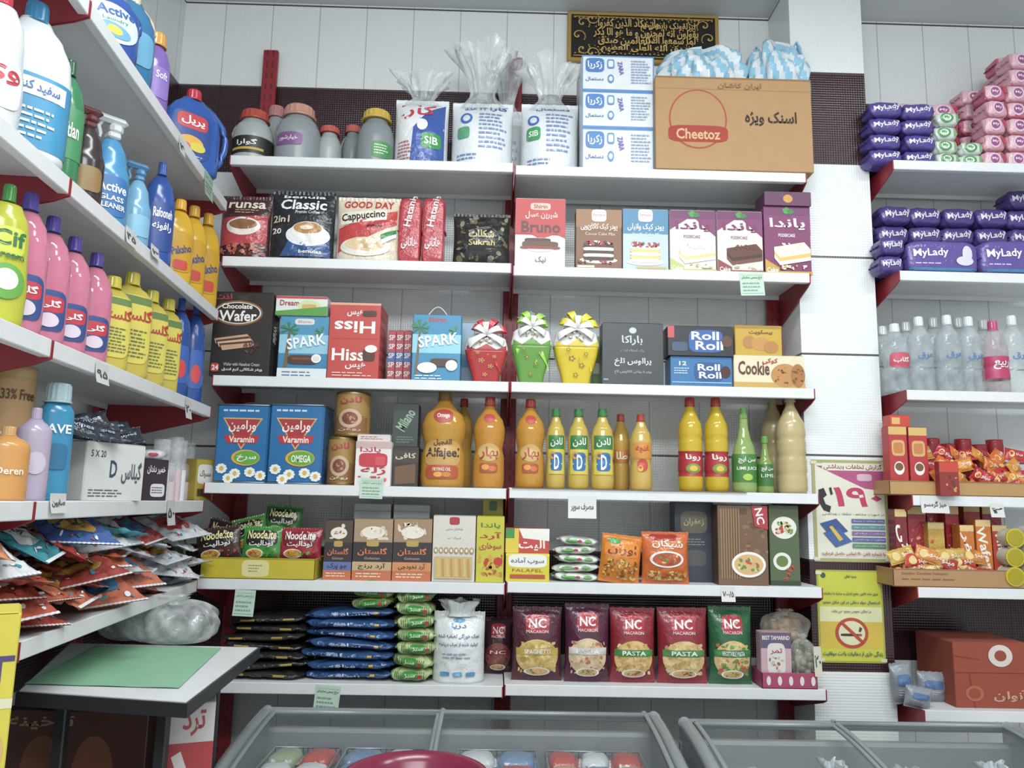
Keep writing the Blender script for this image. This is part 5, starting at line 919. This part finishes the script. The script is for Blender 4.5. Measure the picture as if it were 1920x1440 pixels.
for j in range(N+1):
    for i in range(N+1):
        u=i/N;v=j/N; q=(gp[0]*(1-u)+gp[1]*u)*(1-v)+(gp[3]*(1-u)+gp[2]*u)*v; vs.append((q.x,q.y,ZT+.0015+.0012*math.sin(u*17+v*5)*math.sin(v*13)+.0008))
for j in range(N):
    for i in range(N): a=j*(N+1)+i; fs.append((a,a+1,a+N+2,a+N+1))
mb.add(vs,fs,M('#86c098','p'),True); finish('paper_sheet','pale green paper sheet lying on the counter','paper',[('sheet',mb)],(0,0,0))
c=hitZ(335,1203,ZT); lump((c.x,c.y-.05,ZT+.003),.26,.14,.115,M('#e0e4e6','c'),'crumpled clear plastic bag on the counter','plastic_bag',12)
c=hitZ(262,1200,ZT); lump((c.x-.03,c.y-.02,ZT+.003),.18,.12,.11,M('#dce2e4','c'),'crumpled clear plastic bag on the counter','plastic_bag',15)
q=P(); q.o=(-.72,1.98,.776); q.w=.1;q.d=.12;q.h=.29;q.rz=rad(20)
carton(q,'#c8c4c0','white and red carton under the counter',[('r',0,.3,1,1,'#b0282c'),('t',.3,.05,.8,.25,'ترد','#a8282c'),('p',[(.1,.4),(.3,.36),(.9,.9),(.7,.96)],'#e0d8d4')],'cardboard_box','box',group='cartons')
q=P(); q.o=(-.97,2.02,.776);q.w=.34;q.d=.2;q.h=.27
carton(q,'#4a2a22','reddish brown carton under the counter',[('e',.3,.5,.14,.3,'#7a4630'),('e',.65,.5,.14,.3,'#7a4630'),('t',.05,.04,.5,.16,'ترخینه','#a88468')],'cardboard_box','box',group='cartons')
for k in range(5):
    q=P(); q.w=.12;q.d=.05;q.h=.05;q.o=(-.86+.03*k,1.83+.02*(k%2),.777+.0 if k<3 else .82); q.rz=rad(-20+20*k)
    soft(q,['#3a3a40','#7a2c28','#c8ccd0','#2c3440','#8a6a3a'][k],'crumpled packet stored under the counter',[],'stored_packet','packet',group='packets under the counter',pw=2.4,pp=4,amp=.006)
# near package on its cabinet
q=P(); a=hitY(30,1250,1.04); rz=rad(31); q.w=.2;q.d=.1;q.h=hitY(10,1158,1.0).z-1.09; cx_=Vector((a.x,a.y,0))-Matrix.Rotation(rz,3,'Z')@Vector((.1,-.05,0)); q.o=(cx_.x,cx_.y,1.09); q.rz=rz
carton(q,'#c8b830','yellow tissue package with dark lettering',[('t',.62,.17,.99,.3,'NT','#3a2a5a'),('r',.0,.34,1,.38,'#c8c8a0'),('e',.8,.55,.18,.12,'#c89a5a'),('R',.8,.84,.25,.12,'#2a2a5a'),('t',.62,.8,.98,.86,'4 PCS','#e8e4c8'),('t',.62,.88,.98,.93,'constant','#e8e4c8')],'tissue_package','package',group='cartons')
mb=MB(); mb.box((-.95,.98,.545),(.62,.4,1.088),M('#3a3a3e','s'),.01); finish('counter_cabinet','grey cabinet beside the side shelving','cabinet',[('body',mb)],(0,0,0))
# ================================================================= FREEZERS
def freezer(x0,x1,yb,yf,zt,label,divs,drop=.16):
    body=MB(); wm=M('#7e8488','s'); gm=M('#868e92','g'); w=x1-x0; cx=(x0+x1)/2; cy=(yb+yf)/2; d=yb-yf
    zf=zt-drop
    for sx in(x0+.02,x1-.02): body.box((sx,cy,zf/2-.02),(.04,d,zf-.04),wm,.01)
    body.box((cx,yb-.02,zt/2-.02),(w,.04,zt-.04),wm,.01); body.box((cx,yf+.02,zf/2-.02),(w,.04,zf-.04),wm,.01)
    body.box((cx,cy,.2),(w-.08,d-.08,.03),wm,.005)
    inner=MB(); inner.box((cx,cy,.46),(w-.09,d-.09,.02),M('#9aa2a6','s'),.004)
    Z=lambda t:zt-drop*t**1.8
    prof=[(yb-d*t,Z(t)) for t in [i/14 for i in range(15)]]
    parts=[('body',body),('inner_floor',inner)]
    for sx in(x0+.02,x1-.02):
        rim=MB(); rim.tube([(sx,y,z) for y,z in prof],.02,gm,10)
        vs=[];n=len(prof)
        for dx in(-.015,.015):
            for y,z in prof: vs.append((sx+dx,y,z)); 
            for y,z in prof: vs.append((sx+dx,y,zf-.06))
        fs=[]
        for o in(0,2*n): fs+=[(o+i,o+i+1,o+n+i+1,o+n+i) for i in range(n-1)]
        rim.add(vs,fs,gm); parts.append(('side_rim',rim))
    rim=MB(); rim.tube([(x0+.02,yb,zt),(x1-.02,yb,zt)],.014,gm,10); parts.append(('back_rim',rim))
    rim=MB(); rim.tube([(x0+.02,yf,zf),(x1-.02,yf,zf)],.03,gm,10); parts.append(('front_rim',rim))
    xs=[x0+.045]+divs+[x1-.045]
    glass=M('#a0acb0','t')
    for i in range(len(xs)-1):
        a,b=xs[i],xs[i+1]; lid=MB(); dz=.006*(i%2)+.004; vs=[];fs=[]
        for y,z in prof: vs+=[(a,y,z+dz),(b,y,z+dz)]
        for k in range(14): fs.append((2*k,2*k+1,2*k+3,2*k+2))
        lid.add(vs,fs,glass,True); parts.append(('glass_lid',lid))
        for xx in(a+.006,b-.006):
            fr=MB(); fr.tube([(xx,y,z+dz+.004) for y,z in prof],.008,gm,8,False,.7); parts.append(('lid_frame',fr))
        fr=MB(); fr.tube([(a,yb-.03,Z(.04)+dz+.004),(b,yb-.03,Z(.04)+dz+.004)],.008,gm,8); parts.append(('lid_frame',fr))
    finish('chest_freezer',label,'freezer',parts,(0,0,0),0,'glass topped chest freezers')
freezer(-.73,.54,2.60,1.82,.875,'grey chest freezer with curved sliding glass lids',[-.16],.13)
freezer(.575,1.62,2.50,1.78,.885,'grey chest freezer with sliding glass lids beside another freezer',[1.05],.14)
fc=['#d4d8dc','#b85a4a','#c8a85a','#6a8ab0','#9aa884','#dcdfe0','#c04038']
def wirebasket(x0,x1,y0,y1,z0,z1):
    mb=MB(); m=M('#c8d0d4','m')
    for z in(z0,(z0+z1)/2,z1): mb.tube([(x0,y0,z),(x1,y0,z),(x1,y1,z),(x0,y1,z)],.003,m,6,True)
    n=14
    for i in range(n+1):
        x=x0+(x1-x0)*i/n; mb.tube([(x,y0,z1),(x,y0,z0),(x,y1,z0),(x,y1,z1)],.002,m,5)
    finish('wire_basket','grey wire basket inside the chest freezer','basket',[('basket',mb)],(0,0,0),0,'freezer baskets')
for bx0,bx1 in((-.66,-.46),(-.44,-.2),(-.1,.14),(.17,.46)):
    wirebasket(bx0,bx1,2.27,2.53,.63,.79)
    n=2 if bx1-bx0<.25 else 3
    for i in range(n):
        for j in range(2):
            for l in range(3):
                q=P(); q.w=(bx1-bx0)/n-.012;q.d=.115;q.h=.055;q.rz=rad(random.uniform(-8,8)); q.o=(bx0+(bx1-bx0)*(i+.5)/n,2.335+.13*j,.634+.056*l)
                soft(q,random.choice(fc),'frozen food packet in a freezer basket',[('s',.15,.2,.85,.8,8,.08,['#e0e4e8','#a86a5a','#d8dcdc'])],'frozen_packet','packet',group='frozen packets in the freezers',pw=2.6,pp=4)
for k,(x,y,w,h) in enumerate(((.74,2.28,.22,.3),(.95,2.26,.2,.33),(1.17,2.28,.2,.31),(1.4,2.26,.24,.33),(.85,2.0,.3,.22),(1.2,2.0,.3,.22))):
    lump((x,y,.471),w,.22,h,M('#ccd4d8','f' if k%2 else 'c'),'white frosty bag inside the freezer','frozen_bag',20+k,grp='frosty bags')
mb=MB(); seg=48; vs=[];fs=[]
zz=[(0,.55),(.02,.6),(.06,.78),(.1,.93),(.115,1.0),(.12,1.07),(.115,1.1),(.108,1.08),(.1,.97),(.06,.8),(.025,.62),(.012,.5),(.012,.02)]
for z,r in zz:
    for i in range(seg): a=2*pi*i/seg; vs.append((.15*r*math.cos(a),.15*r*math.sin(a),z))
for j in range(len(zz)-1):
    for i in range(seg): fs.append((j*seg+i,j*seg+(i+1)%seg,(j+1)*seg+(i+1)%seg,(j+1)*seg+i))
fs.append(tuple(reversed(range(seg)))); fs.append(tuple((len(zz)-1)*seg+i for i in range(seg)))
mb.add(vs,fs,M('#7a1636','g'),True)
c=hitY(790,1414,1.95); finish('plastic_basin','dark pink plastic basin on the freezer lid','basin',[('basin',mb)],(c.x,1.82,c.z-.12))
# ================================================================= LIGHTS
def area(loc,sx,sy,e,rot=(0,0,0),col=(.96,1,1)):
    l=bpy.data.lights.new('ceiling_lamp','AREA'); l.shape='RECTANGLE'; l.size=sx; l.size_y=sy; l.energy=e; l.color=col
    o=bpy.data.objects.new('ceiling_lamp',l); o.location=loc; o.rotation_euler=rot; bpy.context.scene.collection.objects.link(o)
area((.2,1.0,3.6),1.8,.3,46); area((1.9,1.2,3.6),.8,.4,20); area((.3,-.6,3.3),2.2,.5,60,(rad(35),0,0))
w=bpy.data.worlds.new('shop_ambient'); bpy.context.scene.world=w; w.use_nodes=True
bg=w.node_tree.nodes['Background']; bg.inputs[0].default_value=(.93,.985,1,1); bg.inputs[1].default_value=1.1
# ================================================================= CAMERA
c=bpy.data.cameras.new('camera'); c.sensor_width=36; c.sensor_fit='HORIZONTAL'; c.lens=F0/1920*36; c.clip_start=.05
co=bpy.data.objects.new('camera',c); bpy.context.scene.collection.objects.link(co); co.matrix_world=Matrix.Translation(CAM)@RM.to_4x4()
bpy.context.scene.camera=co
sc=bpy.context.scene; sc.view_settings.view_transform='Standard'; sc.view_settings.look='None'; sc.view_settings.exposure=.08
